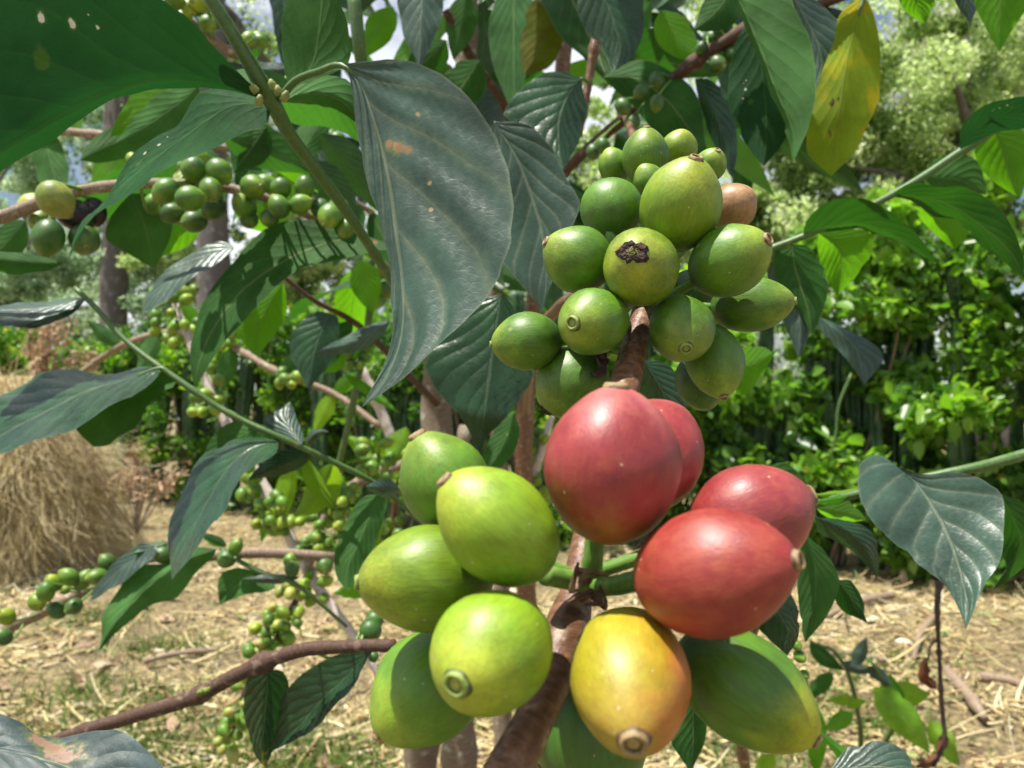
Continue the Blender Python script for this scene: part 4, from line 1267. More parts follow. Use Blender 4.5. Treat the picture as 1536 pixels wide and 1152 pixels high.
leaf(T, (1188, 366), [(1192, 400), (1204, 440), (1212, 465)], [(1165, 375), (1160, 405), (1180, 450), (1200, 470)], [(1215, 372), (1240, 410), (1242, 440), (1232, 470)], (1218, 502), (.405, .40), (.004, .005), 'b', 'dark', n=18, m=5)
leaf(T, (1158, 392), [(1180, 420), (1196, 460), (1200, 500)], [(1150, 410), (1162, 450), (1178, 490)], [(1185, 402), (1210, 430), (1218, 465), (1214, 500)], (1198, 538), (.41, .40), (.008, .004), 't', 'grey', n=18, m=5, quilt=.02)
leaf(T, (1335, 294), [(1380, 295), (1430, 310), (1480, 345), (1515, 378)], [(1365, 275), (1410, 282), (1445, 278), (1495, 310), (1525, 350)], [(1375, 305), (1405, 325), (1440, 335), (1478, 372), (1512, 400)], (1540, 420), (.40, .385, .38), (-.008, .010), 'b', 'dark', n=24, m=6, wav=.014)
leaf(T, (1385, 268), [(1425, 268), (1450, 275)], [(1400, 240), (1440, 232), (1466, 240), (1474, 262)], [(1395, 285), (1425, 292), (1450, 290)], (1480, 292), (.41, .42), (.004, .004), 'b', 'mid', n=14, m=4)
leaf(T, (1380, 310), [(1415, 335), (1428, 350)], [(1378, 325), (1395, 345), (1412, 360)], [(1425, 312), (1455, 330), (1452, 350)], (1432, 375), (.41, .42), (.004, .004), 'b', 'bright', n=14, m=4)
leaf(T, (1440, 224), [(1462, 192), (1500, 175), (1545, 168)], [(1442, 190), (1470, 162), (1505, 150), (1545, 145)], [(1475, 208), (1510, 195), (1545, 192)], (1600, 175), (.395, .38, .37), (-.006, .008), 'b', 'deep', n=18, m=5)
leaf(T, (1490, 190), [(1505, 225), (1515, 260)], [(1465, 200), (1464, 240), (1490, 272)], [(1530, 192), (1548, 225), (1540, 265)], (1530, 298), (.405, .41), (.005, .004), 'b', 'bright', n=16, m=5)

# ================================================================== branch just above the frame that the long hanging leaves hang from
pts = [(700, -320, .46, 9), (850, -130, .38, 8), (985, -40, .36, 8), (1080, -34, .36, 8), (1180, -36, .355, 8), (1300, -34, .35, 7), (1400, -40, .35, 6), (1520, -60, .35, 5)]
T = thing('coffee_branch', 'coffee branch along the top right whose long leaves hang down, one turning yellow', 'coffee branch', start(pts))
tube('stem', pts, BK['green'], T, n=40, sides=9, bump=.03, nodes=4, seed=16)
leaf(T, (1296, -6), [(1280, 50), (1268, 105), (1260, 165), (1252, 222)], [(1260, 20), (1248, 70), (1226, 125), (1206, 190), (1206, 222), (1226, 246)], [(1312, 22), (1320, 80), (1320, 140), (1300, 190), (1285, 225)], (1247, 264),
     (.355, .35, .345, .35), (.006, .005), 'b', 'yellow', n=26, m=7, wav=.008, pet=(1300, -34, .35, 5))
leaf(T, (1088, -34), [(1112, 10), (1140, 75), (1165, 140), (1188, 195)], [(1100, -8), (1128, 60), (1152, 125), (1176, 185)], [(1165, -30), (1198, 25), (1218, 70), (1224, 140), (1210, 195)], (1190, 242),
     (.355, .335, .33), (.010, -.006), 'b', 'mid', n=26, m=7, pet=(1085, -34, .36, 5))
leaf(T, (1130, 30), [(1142, 90), (1148, 150), (1150, 200)], [(1105, 60), (1092, 120), (1096, 170), (1120, 218)], [(1165, 60), (1188, 120), (1190, 180), (1170, 220)], (1146, 250), (.37, .36), (.006, .006), 'b', 'deep', n=22, m=6, pet=(1120, -34, .36, 4))
leaf(T, (1180, -20), [(1205, 20), (1228, 70), (1232, 110)], [(1180, 20), (1195, 70), (1212, 110)], [(1225, 0), (1260, 35), (1272, 70), (1256, 105)], (1222, 140), (.37, .365), (.004, .006), 't', 'grey', n=20, m=5)
leaf(T, (1368, -32), [(1372, -8), (1378, 14)], [(1348, -20), (1348, 2), (1365, 22)], [(1392, -20), (1402, 0), (1395, 20)], (1388, 36), (.35, .355), (.004, .004), 'b', 'bright', n=12, m=4)
leaf(T, (1500, -62), [(1502, -20), (1500, 25)], [(1470, -40), (1460, 0), (1478, 40)], [(1540, -40), (1545, 0), (1525, 35)], (1499, 78), (.36, .36), (.005, .005), 'b', 'bright', n=16, m=5)
leaf(T, (1440, -40), [(1446, -18), (1452, 10)], [(1428, -20), (1436, 10), (1448, 25)], [(1466, -25), (1470, 0), (1462, 20)], (1456, 40), (.38, .38), (.004, .004), 't', 'grey', n=12, m=4)

# ================================================================== dark diagonal branch behind the upper cluster
pts = [(838, 268, .62, 8), (880, 225, .60, 8), (960, 158, .57, 9), (1040, 95, .54, 9.5), (1120, 45, .52, 9), (1220, 10, .50, 8), (1330, -30, .48, 7)]
T = thing('coffee_branch', 'dark brown coffee branch slanting up to the right behind the upper green cluster', 'coffee branch', start(pts))
tube('stem', pts, BK['reddish'], T, n=60, sides=12, bump=.08, nodes=7, seed=17)
s9 = stem_points(pts)
for x, y, r, dz in [(1085, 45, 15, 0), (1070, 60, 13, .01), (1052, 72, 9, -.01), (1076, 96, 13, -.015), (1102, 82, 14, -.012), (985, 122, 12, 0), (962, 138, 11, -.01), (935, 160, 12, -.01), (948, 184, 12, -.01), (975, 130, 11, .02), (985, 155, 11, -.02), (905, 219, 11, 0), (890, 228, 11, .01)]:
    cherry(T, x, y, r, 1.25, (random.uniform(-.6, .6), random.uniform(0, 1), .3), .54 + dz, 'dark', 'green', 'small', stem=s9)
leaf(T, (1042, 118), [(1062, 145), (1080, 190), (1092, 225)], [(1046, 140), (1060, 190), (1080, 235)], [(1065, 120), (1098, 150), (1106, 200), (1104, 240)], (1098, 268), (.54, .53), (.006, .004), 't', 'gloss', n=20, m=5, quilt=.02)
leaf(T, (905, 116), [(955, 118), (1000, 150), (1035, 195)], [(930, 96), (975, 92), (1025, 118), (1052, 160), (1056, 200)], [(918, 130), (950, 160), (985, 200), (1025, 225)], (1062, 236), (.56, .53, .52), (.006, .01), 'b', 'dark', n=22, m=5)
sl(T, (990, 15), (1052, 95), 28, 30, -4, .55, .54, 'b', 'bright')
sl(T, (1100, -20), (1040, 45), 34, 26, 6, .53, .52, 'b', 'dark')
sl(T, (1150, 20), (1290, 30), 14, 12, 8, .50, .49, 't', 'gloss')

# ================================================================== leaves behind the lower cluster, right side
pts = [(1140, 1250, .42, 8), (1110, 1100, .36, 8), (1120, 980, .30, 7), (1170, 860, .29, 6), (1205, 790, .30, 5)]
T = thing('coffee_branch', 'coffee twig behind the red cherries with dark leaves showing at their right', 'coffee branch', start(pts))
tube('stem', pts, BK['brown'], T, n=40, sides=10, nodes=3, seed=18)
leaf(T, (1205, 800), [(1222, 850), (1222, 900), (1212, 935)], [(1192, 830), (1196, 880), (1200, 930)], [(1240, 830), (1258, 870), (1252, 905), (1228, 940)], (1208, 964), (.30, .30), (.004, .006), 'b', 'mid', n=20, m=5)
leaf(T, (1255, 870), [(1275, 895), (1285, 915)], [(1252, 895), (1262, 915)], [(1278, 872), (1296, 905), (1296, 920)], (1302, 935), (.33, .33), (.004, .004), 'b', 'dark', n=12, m=4)
leaf(T, (1130, 880), [(1165, 915), (1185, 950), (1178, 965)], [(1130, 930), (1155, 960)], [(1178, 880), (1198, 920), (1198, 955)], (1180, 985), (.29, .29), (.004, .004), 't', 'gloss', n=16, m=5)
leaf(T, (1040, 1040), [(1040, 1080), (1040, 1120)], [(1010, 1070), (1005, 1110), (1020, 1135)], [(1058, 1075), (1060, 1100), (1050, 1130)], (1036, 1160), (.30, .30), (.004, .004), 'b', 'dark', n=14, m=4)
s10 = stem_points(pts)
for x, y, r in [(1200, 985, 9), (1207, 1012, 7), (1214, 1052, 8), (1195, 968, 8)]:
    cherry(T, x, y, r, 1.2, (.5, .5, .4), .305, 'green', 'green', 'small')

# near leaf at the bottom right
pts = [(1230, 1260, .26, 8), (1260, 1210, .255, 7), (1290, 1170, .25, 6)]
T = thing('coffee_branch', 'dark coffee leaf on a twig tip peeping over the bottom edge at right', 'coffee branch', start(pts))
tube('stem', pts, BK['green'], T, n=12, sides=8, seed=19)
leaf(T, (1240, 1160), [(1285, 1150), (1330, 1150)], [(1255, 1140), (1280, 1116), (1330, 1112), (1360, 1130)], [(1260, 1200), (1300, 1220), (1340, 1200)], (1372, 1160), (.25, .245), (.006, -.006), 't', 'grey', n=18, m=6)
sl(T, (1330, 1180), (1220, 1090), 10, 12, 4, .27, .28, 't', 'bright')

# ================================================================== background strands: white stemmed, sunlit
def strand(label, pts, bark, clusters, seed, dcol=('green', 'lime'), leaves=(), group=None, nodes=6):
    T = thing('coffee_branch', label, 'coffee branch', start(pts), group)
    tube('stem', pts, BK[bark], T, n=len(pts) * 9, sides=9, bump=.05, nodes=nodes, seed=seed)
    sp2 = stem_points(pts)
    rd = random.Random(seed)
    for (cx, cy, rx, ry, n, r, dd_) in clusters:
        placed = []
        for q in range(n):
            for tries in range(12):
                x, y = cx + rd.uniform(-rx, rx), cy + rd.uniform(-ry, ry)
                dz = dd_ + rd.uniform(-.025, .02)
                if all((x - a) ** 2 + (y - b) ** 2 > (r * 1.25) ** 2 or abs(dz - c_) > .02 for a, b, c_ in placed):
                    break
            placed.append((x, y, dz))
            cherry(T, x, y, r * rd.uniform(.8, 1.12), rd.uniform(1.05, 1.35), (rd.uniform(-.8, .8), rd.uniform(-.3, 1), rd.uniform(-.2, .8)), dz, rd.choice(dcol), 'green', 'small', stem=sp2)
    for a in leaves:
        sl(T, *a)
    return T


strand('pale stemmed coffee branch leaning down through the left middle, dotted with tiny green cherries',
       [(255, 430, 1.02, 5), (275, 490, 1.0, 6), (305, 560, .98, 7), (335, 625, .97, 8), (378, 700, .96, 9), (412, 760, .95, 9), (450, 835, .94, 8.5), (490, 900, .93, 8), (535, 960, .92, 7), (570, 1015, .92, 6)], 'pale',
       [(262, 460, 30, 28, 8, 9, 1.0), (272, 500, 18, 14, 4, 9, .99), (322, 555, 10, 18, 3, 9, .97), (312, 605, 24, 16, 8, 9, .96), (372, 720, 18, 22, 5, 10, .94), (405, 765, 26, 30, 9, 10, .93), (405, 790, 22, 14, 5, 10, .93), (450, 782, 14, 10, 3, 10, .93), (475, 880, 20, 20, 4, 9, .92)], 31,
       leaves=[((440, 690), (412, 800), 10, 22, 6, .97, .96, 'b', 'lime'), ((410, 735), (392, 815), 12, 14, 0, .98, .96, 'b', 'bright'), ((405, 690), (450, 700), 6, 10, 0, .97, .96, 't', 'lime')])
strand('coffee branch behind the green shoot crowded with a bunch of small cherries', [(620, 690, .98, 7), (590, 702, .97, 7), (560, 712, .96, 7), (520, 735, .95, 6.5), (490, 770, .94, 6), (470, 830, .93, 5.5), (455, 880, .93, 5)], 'grey',
       [(565, 690, 26, 26, 9, 10, .93), (520, 720, 32, 22, 10, 10, .92), (505, 750, 26, 20, 8, 9, .92), (488, 790, 24, 24, 11, 9, .92), (470, 820, 24, 14, 8, 9, .91), (500, 830, 18, 10, 5, 9, .92)], 32,
       leaves=[((610, 640), (575, 705), 12, 22, 6, .98, .96, 't', 'lime'), ((520, 655), (562, 705), 10, 12, 6, .96, .95, 't', 'lime')])
strand('drooping coffee twig low at left over the straw, thick with tiny green cherries', [(470, 850, .97, 5), (452, 885, .96, 5), (437, 915, .95, 5), (420, 950, .94, 4.5), (395, 985, .93, 4), (370, 1030, .92, 4), (355, 1075, .92, 3.5), (340, 1120, .92, 3)], 'reddish',
       [(445, 890, 26, 12, 7, 9, .93), (425, 925, 26, 16, 9, 9, .92), (410, 952, 28, 14, 10, 9, .92), (390, 978, 26, 12, 8, 9, .91), (362, 1035, 9, 30, 6, 8, .91), (358, 1090, 22, 22, 12, 9, .90), (338, 1120, 14, 14, 5, 9, .9)], 33, ('green', 'lime', 'pale'))
strand('green coffee twig hanging beside the hero leaf tip with a few cherries', [(560, 390, .82, 7), (556, 450, .82, 6), (548, 520, .83, 5), (535, 580, .84, 5), (522, 640, .85, 5), (508, 700, .86, 4.5), (500, 760, .87, 4)], 'green',
       [(556, 405, 20, 14, 5, 12, .80), (565, 440, 16, 16, 5, 12, .80), (536, 540, 12, 14, 4, 9, .82)], 34, ('dark', 'green'),
       leaves=[((530, 480), (460, 580), 24, 16, -8, .84, .80, 'b', 'dark'), ((515, 560), (600, 620), 8, 8, 0, .84, .8, 'b', 'bright'), ((545, 500), (470, 560), 20, 22, 6, .83, .82, 'b', 'bright')])
strand('slender coffee twig above the dry weeds with yellowish leaves and scattered cherries', [(120, 560, 1.35, 4), (180, 520, 1.3, 5), (240, 500, 1.25, 5), (300, 500, 1.2, 5), (350, 520, 1.15, 5), (420, 560, 1.1, 5), (500, 590, 1.08, 5), (570, 640, 1.05, 5)], 'grey',
       [(255, 500, 22, 14, 5, 8, 1.22), (330, 512, 20, 14, 5, 8, 1.16), (440, 572, 24, 14, 6, 8, 1.08), (300, 490, 14, 10, 3, 8, 1.2)], 38,
       leaves=[((300, 500), (262, 440), 14, 14, 0, 1.2, 1.2, 'b', 'bright'), ((350, 520), (330, 590), 16, 16, 0, 1.15, 1.15, 'b', 'mid'), ((420, 560), (470, 520), 14, 14, 0, 1.1, 1.1, 't', 'mid'), ((240, 500), (205, 560), 14, 16, 0, 1.25, 1.22, 'b', 'mid'), ((500, 590), (470, 650), 14, 14, 0, 1.08, 1.06, 'b', 'lime'), ((180, 520), (130, 480), 12, 12, 0, 1.3, 1.3, 't', 'mid'), ((500, 590), (545, 555), 12, 12, 0, 1.08, 1.06, 't', 'bright')], nodes=4)
strand('leafy coffee twig low between the bunch of cherries and the central trunk', [(560, 900, 1.15, 5), (575, 840, 1.12, 5), (590, 780, 1.1, 5), (600, 720, 1.08, 5), (640, 650, 1.06, 5)], 'brown',
       [(585, 800, 16, 20, 6, 8, 1.08), (600, 735, 16, 16, 5, 8, 1.06)], 39,
       leaves=[((575, 840), (520, 800), 14, 16, 0, 1.1, 1.08, 't', 'mid'), ((560, 880), (500, 890), 14, 14, 0, 1.12, 1.1, 't', 'bright'), ((590, 780), (540, 830), 14, 14, 0, 1.1, 1.08, 'b', 'mid'), ((600, 720), (560, 660), 14, 14, 0, 1.08, 1.06, 'b', 'lime'), ((580, 820), (625, 860), 12, 14, 0, 1.1, 1.1, 't', 'mid')], nodes=3)
strand('white dry coffee stem rising behind the tip of the largest leaf', [(600, 690, 1.0, 7), (580, 640, 1.0, 8), (560, 590, 1.0, 8), (545, 560, 1.0, 6), (530, 520, 1.01, 4)], 'pale', [(598, 690, 14, 10, 3, 9, .98)], 35, nodes=2)
strand('white dry twig between the central brown stem and biggest red cherry', [(790, 760, 1.02, 6), (798, 715, 1.0, 7), (812, 680, .99, 7), (826, 630, 1.0, 5), (840, 590, 1.02, 4)], 'pale', [(805, 665, 14, 30, 8, 9, 1.0), (812, 730, 14, 18, 5, 9, 1.0)], 36, nodes=2)
strand('thin coffee twig at the top left with young green cherries against a trunk', [(200, -20, .50, 6), (250, 10, .50, 6), (290, 38, .50, 6.5), (330, 68, .50, 6), (380, 95, .51, 5)], 'grey',
       [(262, 14, 14, 14, 3, 14, .485), (292, 16, 12, 14, 3, 14, .485), (312, 34, 12, 10, 2, 14, .48), (380, 62, 16, 6, 3, 11, .5)], 37,
       leaves=[((440, 100), (332, 92), 18, 14, 10, .52, .5, 't', 'grey')])

# leafy branch filling in behind the upper left fruit
pts = [(-300, 120, .74, 8), (-60, 170, .70, 7), (120, 200, .68, 6), (300, 215, .68, 5.5), (440, 250, .70, 5), (560, 320, .74, 4)]
T = thing('coffee_branch', 'leafy coffee branch behind the round green cherries with bright backlit leaves', 'coffee branch', start(pts))
tube('stem', pts, BK['grey'], T, n=50, sides=9, nodes=5, seed=81)
for a in [((60, 190), (90, 320), 26, 28, 4, .69, .66, 'b', 'mid'), ((180, 205), (150, 330), 28, 26, -4, .68, .66, 'b', 'bright'), ((290, 214), (330, 330), 28, 26, 4, .68, .66, 'b', 'mid'), ((300, 214), (260, 100), 26, 26, 4, .68, .70, 'b', 'bright'),
          ((430, 246), (410, 360), 26, 28, 0, .70, .68, 'b', 'bright'), ((440, 250), (500, 150), 24, 24, 0, .70, .72, 'b', 'mid'), ((540, 305), (500, 400), 24, 26, 0, .73, .71, 'b', 'mid'), ((555, 318), (610, 420), 24, 24, 0, .74, .72, 'b', 'dark'),
          ((120, 200), (60, 110), 24, 24, 0, .68, .70, 'b', 'bright'), ((365, 230), (350, 130), 24, 24, 0, .69, .71, 'b', 'mid'), ((0, 180), (-30, 300), 26, 26, 0, .69, .67, 'b', 'bright'), ((370, 230), (385, 335), 22, 24, 0, .69, .67, 'b', 'dark')]:
    sl(T, *a)

# ================================================================== seedling at the lower right
b0 = P(1270, 1245, 1.55)
b0.z = .02
T = thing('coffee_seedling', 'young bright green coffee plant growing low at the lower right', 'seedling', b0)
tp = [(b0, .006), (P(1290, 1160, 1.4), .005), (P(1285, 1060, 1.3), .004), (P(1260, 985, 1.25), .003), (P(1215, 962, 1.25), .002)]
tube('stem', tp, BK['green'], T, world=True, sides=8, n=24, nodes=3)
tube('stem', [(P(1290, 1160, 1.4), .004), (P(1345, 1080, 1.25), .0035), (P(1318, 1010, 1.2), .003), (P(1300, 985, 1.2), .002)], BK['green'], T, world=True, sides=8, n=20)
for a in [((1310, 1030), (1395, 1130), 24, 26, 4, 1.2, 1.15, 't', 'lime'), ((1330, 1035), (1396, 1040), 22, 20, -6, 1.22, 1.2, 't', 'lime'), ((1335, 1010), (1378, 1092), 10, 30, -6, 1.22, 1.18, 'b', 'bright'), ((1282, 1000), (1300, 955), 12, 12, 0, 1.2, 1.2, 't', 'grey'), ((1262, 995), (1310, 1010), 9, 9, 0, 1.22, 1.2, 't', 'grey'),
          ((1280, 1070), (1236, 1095), 14, 14, 0, 1.25, 1.22, 't', 'bright'), ((1285, 1050), (1240, 1050), 9, 9, 0, 1.25, 1.22, 't', 'lime'), ((1215, 962), (1268, 1005), 10, 14, -4, 1.25, 1.24, 'b', 'dark'), ((1250, 1010), (1205, 1050), 14, 14, 0, 1.27, 1.27, 'b', 'mid'),
          ((1300, 1000), (1338, 1030), 12, 8, 0, 1.2, 1.2, 't', 'grey'), ((1395, 1080), (1440, 1150), 16, 20, 0, 1.25, 1.2, 't', 'lime'), ((1225, 1060), (1225, 1170), 16, 16, 0, 1.28, 1.26, 'b', 'bright'), ((1270, 1060), (1300, 1050), 8, 8, 0, 1.24, 1.22, 't', 'lime'), ((1160, 1130), (1135, 1165), 14, 14, 0, 1.3, 1.3, 't', 'lime')]:
    sl(T, *a)
tube('stem', [(b0 + Vector((-.03, 0, 0)), .004), (P(1225, 1120, 1.35), .003), (P(1212, 1050, 1.3), .003), (P(1208, 1010, 1.28), .002)], BK['reddish'], T, world=True, sides=7, n=16)

# dead dark twig with a curled leaf
pts = [(1408, 872, .80, 6), (1406, 920, .80, 3.5), (1409, 985, .80, 3), (1412, 1050, .80, 3), (1416, 1110, .80, 3.5), (1400, 1150, .80, 3)]
T = thing('dead_twig', 'thin black dead twig with a curled brown leaf at lower right', 'dead twig', start(pts))
tube('stem', pts, BK['dead'], T, n=50, sides=8, bump=.2, nodes=8, seed=41)
tube('twig', [(1408, 960, .80, 2), (1396, 968, .798, 1.8), (1392, 990, .797, 1.6)], BK['dead'], T, n=10, sides=6)
DL = leaf_mat('curled_dead_leaf', (.16, .06, .03), (.12, .05, .025), (.2, .07, .02), rough=.7, tf=.15, vein=(.2, .1, .05), bump=1.0)
LM['deadleaf'] = DL
leaf(T, (1391, 985), [(1386, 1005), (1396, 1025)], [(1378, 998), (1380, 1022), (1396, 1032)], [(1394, 1000), (1396, 1015), (1404, 1024)], (1406, 1034), (.797, .795), (.008, .01), 'b', 'deadleaf', n=12, m=5, wav=.03, name='curled_leaf')
sl(T, (1416, 1100), (1404, 1130), 10, 8, 3, .80, .795, 't', 'deadleaf', fold=.01)
sl(T, (1412, 1130), (1370, 1150), 8, 8, 5, .80, .79, 't', 'deadleaf', fold=.01)

# ================================================================== central coffee shrub: trunks, stems, inner foliage
b0 = P(700, 576, 1.15)
b0.z = 0
T = thing('coffee_shrub', 'central coffee shrub with brown upright stems and dense dark inner foliage', 'coffee shrub', b0)
def wv(x, y, d):
    return P(x, y, d)
tube('trunk', [(b0, .026), (wv(690, 1150, 1.12), .021), (wv(668, 900, 1.1), .020), (wv(658, 700, 1.08), .0195), (wv(655, 585, 1.08), .019), (wv(668, 420, 1.05), .016), (wv(690, 250, 1.02), .014), (wv(700, 60, 1.0), .012), (wv(705, -120, 1.0), .010)], BK['lichen'], T, world=True, n=90, sides=16, bump=.12, nodes=9, seed=51)
tube('trunk', [(b0 + Vector((.05, .02, 0)), .017), (wv(790, 1100, 1.05), .014), (wv(786, 800, .98), .0115), (wv(787, 640, .96), .011), (wv(797, 500, .95), .0105), (wv(820, 300, .92), .010), (wv(843, 110, .9), .0085), (wv(852, -20, .9), .0075), (wv(856, -140, .9), .007)], BK['brown'], T, world=True, n=90, sides=14, bump=.06, nodes=8, seed=52)
tube('trunk', [(b0 + Vector((-.06, .03, 0)), .028), (wv(632, 1150, 1.2), .024), (wv(640, 1000, 1.2), .022), (wv(665, 800, 1.18), .016), (wv(700, 640, 1.16), .01)], BK['lichen'], T, world=True, n=50, sides=14, bump=.12, nodes=4, seed=53)
tube('branch', [(wv(868, 205, .5), .0022), (wv(882, 128, .5), .0026), (wv(893, 60, .5), .0028), (wv(906, -30, .5), .0028)], BK['brown'], T, world=True, n=30, sides=12, nodes=3, seed=54)
tube('branch', [(wv(668, 15, .8), .0042), (wv(700, 75, .82), .0046), (wv(735, 125, .85), .0044), (wv(758, 160, .9), .005), (wv(790, 230, .93), .005)], BK['reddish'], T, world=True, n=40, sides=10, nodes=4, seed=55)
tube('branch', [(wv(790, 240, .93), .005), (wv(775, 150, .93), .0045), (wv(762, 60, .93), .004), (wv(740, -40, .93), .004)], BK['reddish'], T, world=True, n=30, sides=10, nodes=4, seed=56)
tube('branch', [(wv(420, 410, .78), .0018), (wv(470, 450, .8), .0024), (wv(540, 490, .85), .0034), (wv(610, 560, .95), .004), (wv(655, 605, 1.06), .005)], BK['reddish'], T, world=True, n=40, sides=9, nodes=4, seed=57)
tube('branch', [(wv(770, 690, .95), .003), (wv(758, 660, .95), .0028), (wv(752, 600, .97), .0025)], BK['reddish'], T, world=True, n=16, sides=8, seed=58)
tube('branch', [(wv(530, -10, .42), .0036), (wv(536, 40, .42), .0035), (wv(545, 110, .43), .0034), (wv(570, 220, .5), .003), (wv(600, 330, .6), .003)], BK['green'], T, world=True, n=30, sides=10, seed=59)
tube('branch', [(wv(870, 440, .42), .0036), (wv(835, 465, .45), .0035), (wv(800, 520, .55), .004), (wv(788, 620, .9), .005)], BK['brown'], T, world=True, n=24, sides=10, seed=60)
# leaves of the shrub that read one by one
leaf(T, (740, 182), [(775, 235), (800, 300), (815, 360), (820, 420)], [(700, 260), (720, 330), (760, 400), (800, 450)], [(790, 186), (828, 222), (846, 262), (870, 304), (858, 345), (838, 395), (826, 430)], (812, 470), (.32, .31, .31), (.008, -.004), 't', 'grey', n=28, m=7, quilt=.014)
leaf(T, (872, 118), [(850, 145), (838, 180), (838, 218)], [(832, 106), (790, 125), (755, 172), (790, 190), (815, 222), (832, 242)], [(876, 140), (880, 168), (868, 212), (855, 238)], (845, 254), (.40, .385, .38), (.004, .010), 't', 'gloss', n=24, m=6, pet=(884, 125, .5, 3))
leaf(T, (752, 440), [(742, 500), (734, 560), (726, 620)], [(705, 460), (672, 500), (638, 545), (655, 585), (690, 625), (706, 650)], [(770, 462), (790, 520), (798, 568), (768, 615), (735, 652)], (716, 690), (.36, .345, .35), (.006, .004), 't', 'gloss', n=30, m=7, quilt=.022)
leaf(T, (770, 620), [(762, 650), (748, 680)], [(745, 640), (725, 680), (722, 695)], [(780, 645), (770, 680), (752, 700)], (728, 708), (.45, .44), (.004, .004), 'b', 'mid', n=14, m=4)
leaf(T, (545, 352), [(480, 368), (420, 395), (365, 435), (322, 490), (300, 540)], [(510, 335), (440, 332), (385, 352), (335, 412), (298, 470), (284, 525), (288, 560)], [(590, 372), (520, 385), (460, 398), (415, 432), (365, 478), (326, 530), (304, 565)], (292, 580), (.44, .42, .41), (.010, -.006), 'b', 'dark', n=30, m=7)
leaf(T, (425, 425), [(405, 455), (388, 490)], [(390, 440), (352, 480), (358, 505)], [(430, 445), (428, 475), (410, 505)], (386, 535), (.46, .46), (.004, .004), 'b', 'bright', n=16, m=5)
leaf(T, (495, 470), [(480, 500), (470, 530), (466, 555)], [(470, 468), (440, 495), (435, 530), (450, 560)], [(508, 478), (506, 520), (490, 550)], (463, 585), (.60, .58), (.004, .006), 't', 'gloss', n=18, m=5)
sl(T, (585, 480), (470, 530), 16, 14, 8, .56, .52, 't', 'grey')
leaf(T, (350, 368), [(310, 385), (265, 415), (235, 440)], [(330, 362), (285, 380), (240, 415), (222, 440)], [(352, 375), (320, 398), (280, 425), (248, 452)], (212, 470), (.5, .48), (.006, -.008), 't', 'grey', n=18, m=5)
leaf(T, (628, -40), [(632, 0), (630, 40), (630, 70)], [(598, -10), (600, 30), (610, 65), (622, 85)], [(662, -10), (664, 20), (652, 55), (638, 85)], (628, 104), (.50, .49), (.006, .004), 't', 'grey', n=20, m=5)
leaf(T, (880, -40), [(908, 0), (922, 40), (930, 70)], [(866, 0), (875, 40), (905, 75), (918, 95)], [(955, -20), (966, 20), (962, 60), (945, 90)], (922, 106), (.46, .45), (.006, .004), 't', 'gloss', n=20, m=5)
leaf(T, (840, -10), [(826, 30), (812, 70)], [(800, 0), (784, 40), (780, 80)], [(850, 15), (845, 60), (825, 100)], (786, 112), (.7, .69), (.004, .004), 'b', 'olive', n=18, m=5)
leaf(T, (1090, 540), [(1115, 548), (1135, 545)], [(1100, 570), (1105, 592), (1125, 585)], [(1115, 522), (1145, 520), (1160, 530)], (1168, 522), (.40, .40), (.004, .004), 'b', 'bright', n=14, m=4)
leaf(T, (1228, 475), [(1262, 500), (1285, 525)], [(1232, 500), (1262, 530), (1285, 560)], [(1262, 490), (1300, 510), (1325, 535)], (1296, 578), (.55, .53), (.004, .006), 't', 'grey', n=16, m=5, quilt=.03)
leaf(T, (965, 540), [(985, 570), (1000, 600)], [(950, 570), (975, 610), (990, 620)], [(1000, 545), (1030, 580), (1030, 610)], (1020, 640), (.24, .24), (.004, .004), 't', 'gloss', n=16, m=5)
leaf(T, (1145, 700), [(1175, 735), (1195, 760)], [(1140, 730), (1165, 770), (1190, 785)], [(1180, 695), (1215, 730), (1222, 760)], (1228, 790), (.36, .36), (.004, .004), 'b', 'mid', n=14, m=4)
# bright leaves in the upper left behind the near ones
for a in [((185, 110), (20, 228), 30, 40, -10, .50, .48, 'b', 'bright'), ((300, 128), (172, 215), 34, 30, 6, .47, .48, 'b', 'mid'), ((270, 130), (165, 205), 26, 34, 0, .50, .50, 'b', 'bright'), ((330, 200), (470, 260), 36, 30, 4, .55, .58, 'b', 'mid'), ((400, 190), (350, 260), 30, 36, 0, .56, .56, 'b', 'dark'),
          ((300, 300), (215, 390), 36, 34, 0, .52, .54, 'b', 'bright'), ((395, 200), (480, 290), 30, 24, 0, .58, .6, 'b', 'bright'), ((480, 200), (585, 330), 30, 24, 4, .55, .6, 't', 'gloss'), ((470, 240), (540, 330), 24, 30, 0, .52, .55, 't', 'gloss'), ((120, 240), (260, 200), 24, 26, 10, .55, .58, 'b', 'mid'),
          ((455, 350), (400, 420), 26, 20, 0, .62, .64, 'b', 'bright'), ((540, 390), (560, 470), 24, 24, 0, .66, .66, 'b', 'bright'), ((350, 300), (420, 350), 20, 22, 0, .6, .62, 'b', 'bright'), ((380, 110), (470, 180), 26, 26, 0, .5, .52, 'b', 'mid'), ((40, 330), (-40, 420), 30, 30, 0, .6, .6, 'b', 'mid'),
          ((590, 10), (540, 90), 24, 24, 0, .7, .7, 'b', 'bright'), ((670, 60), (600, 130), 30, 26, 0, .72, .74, 'b', 'dark'), ((720, 90), (660, 180), 34, 34, 0, .74, .74, 'b', 'dark'), ((700, -10), (680, 90), 26, 24, 0, .8, .8, 'b', 'mid')]:
    sl(T, *a)
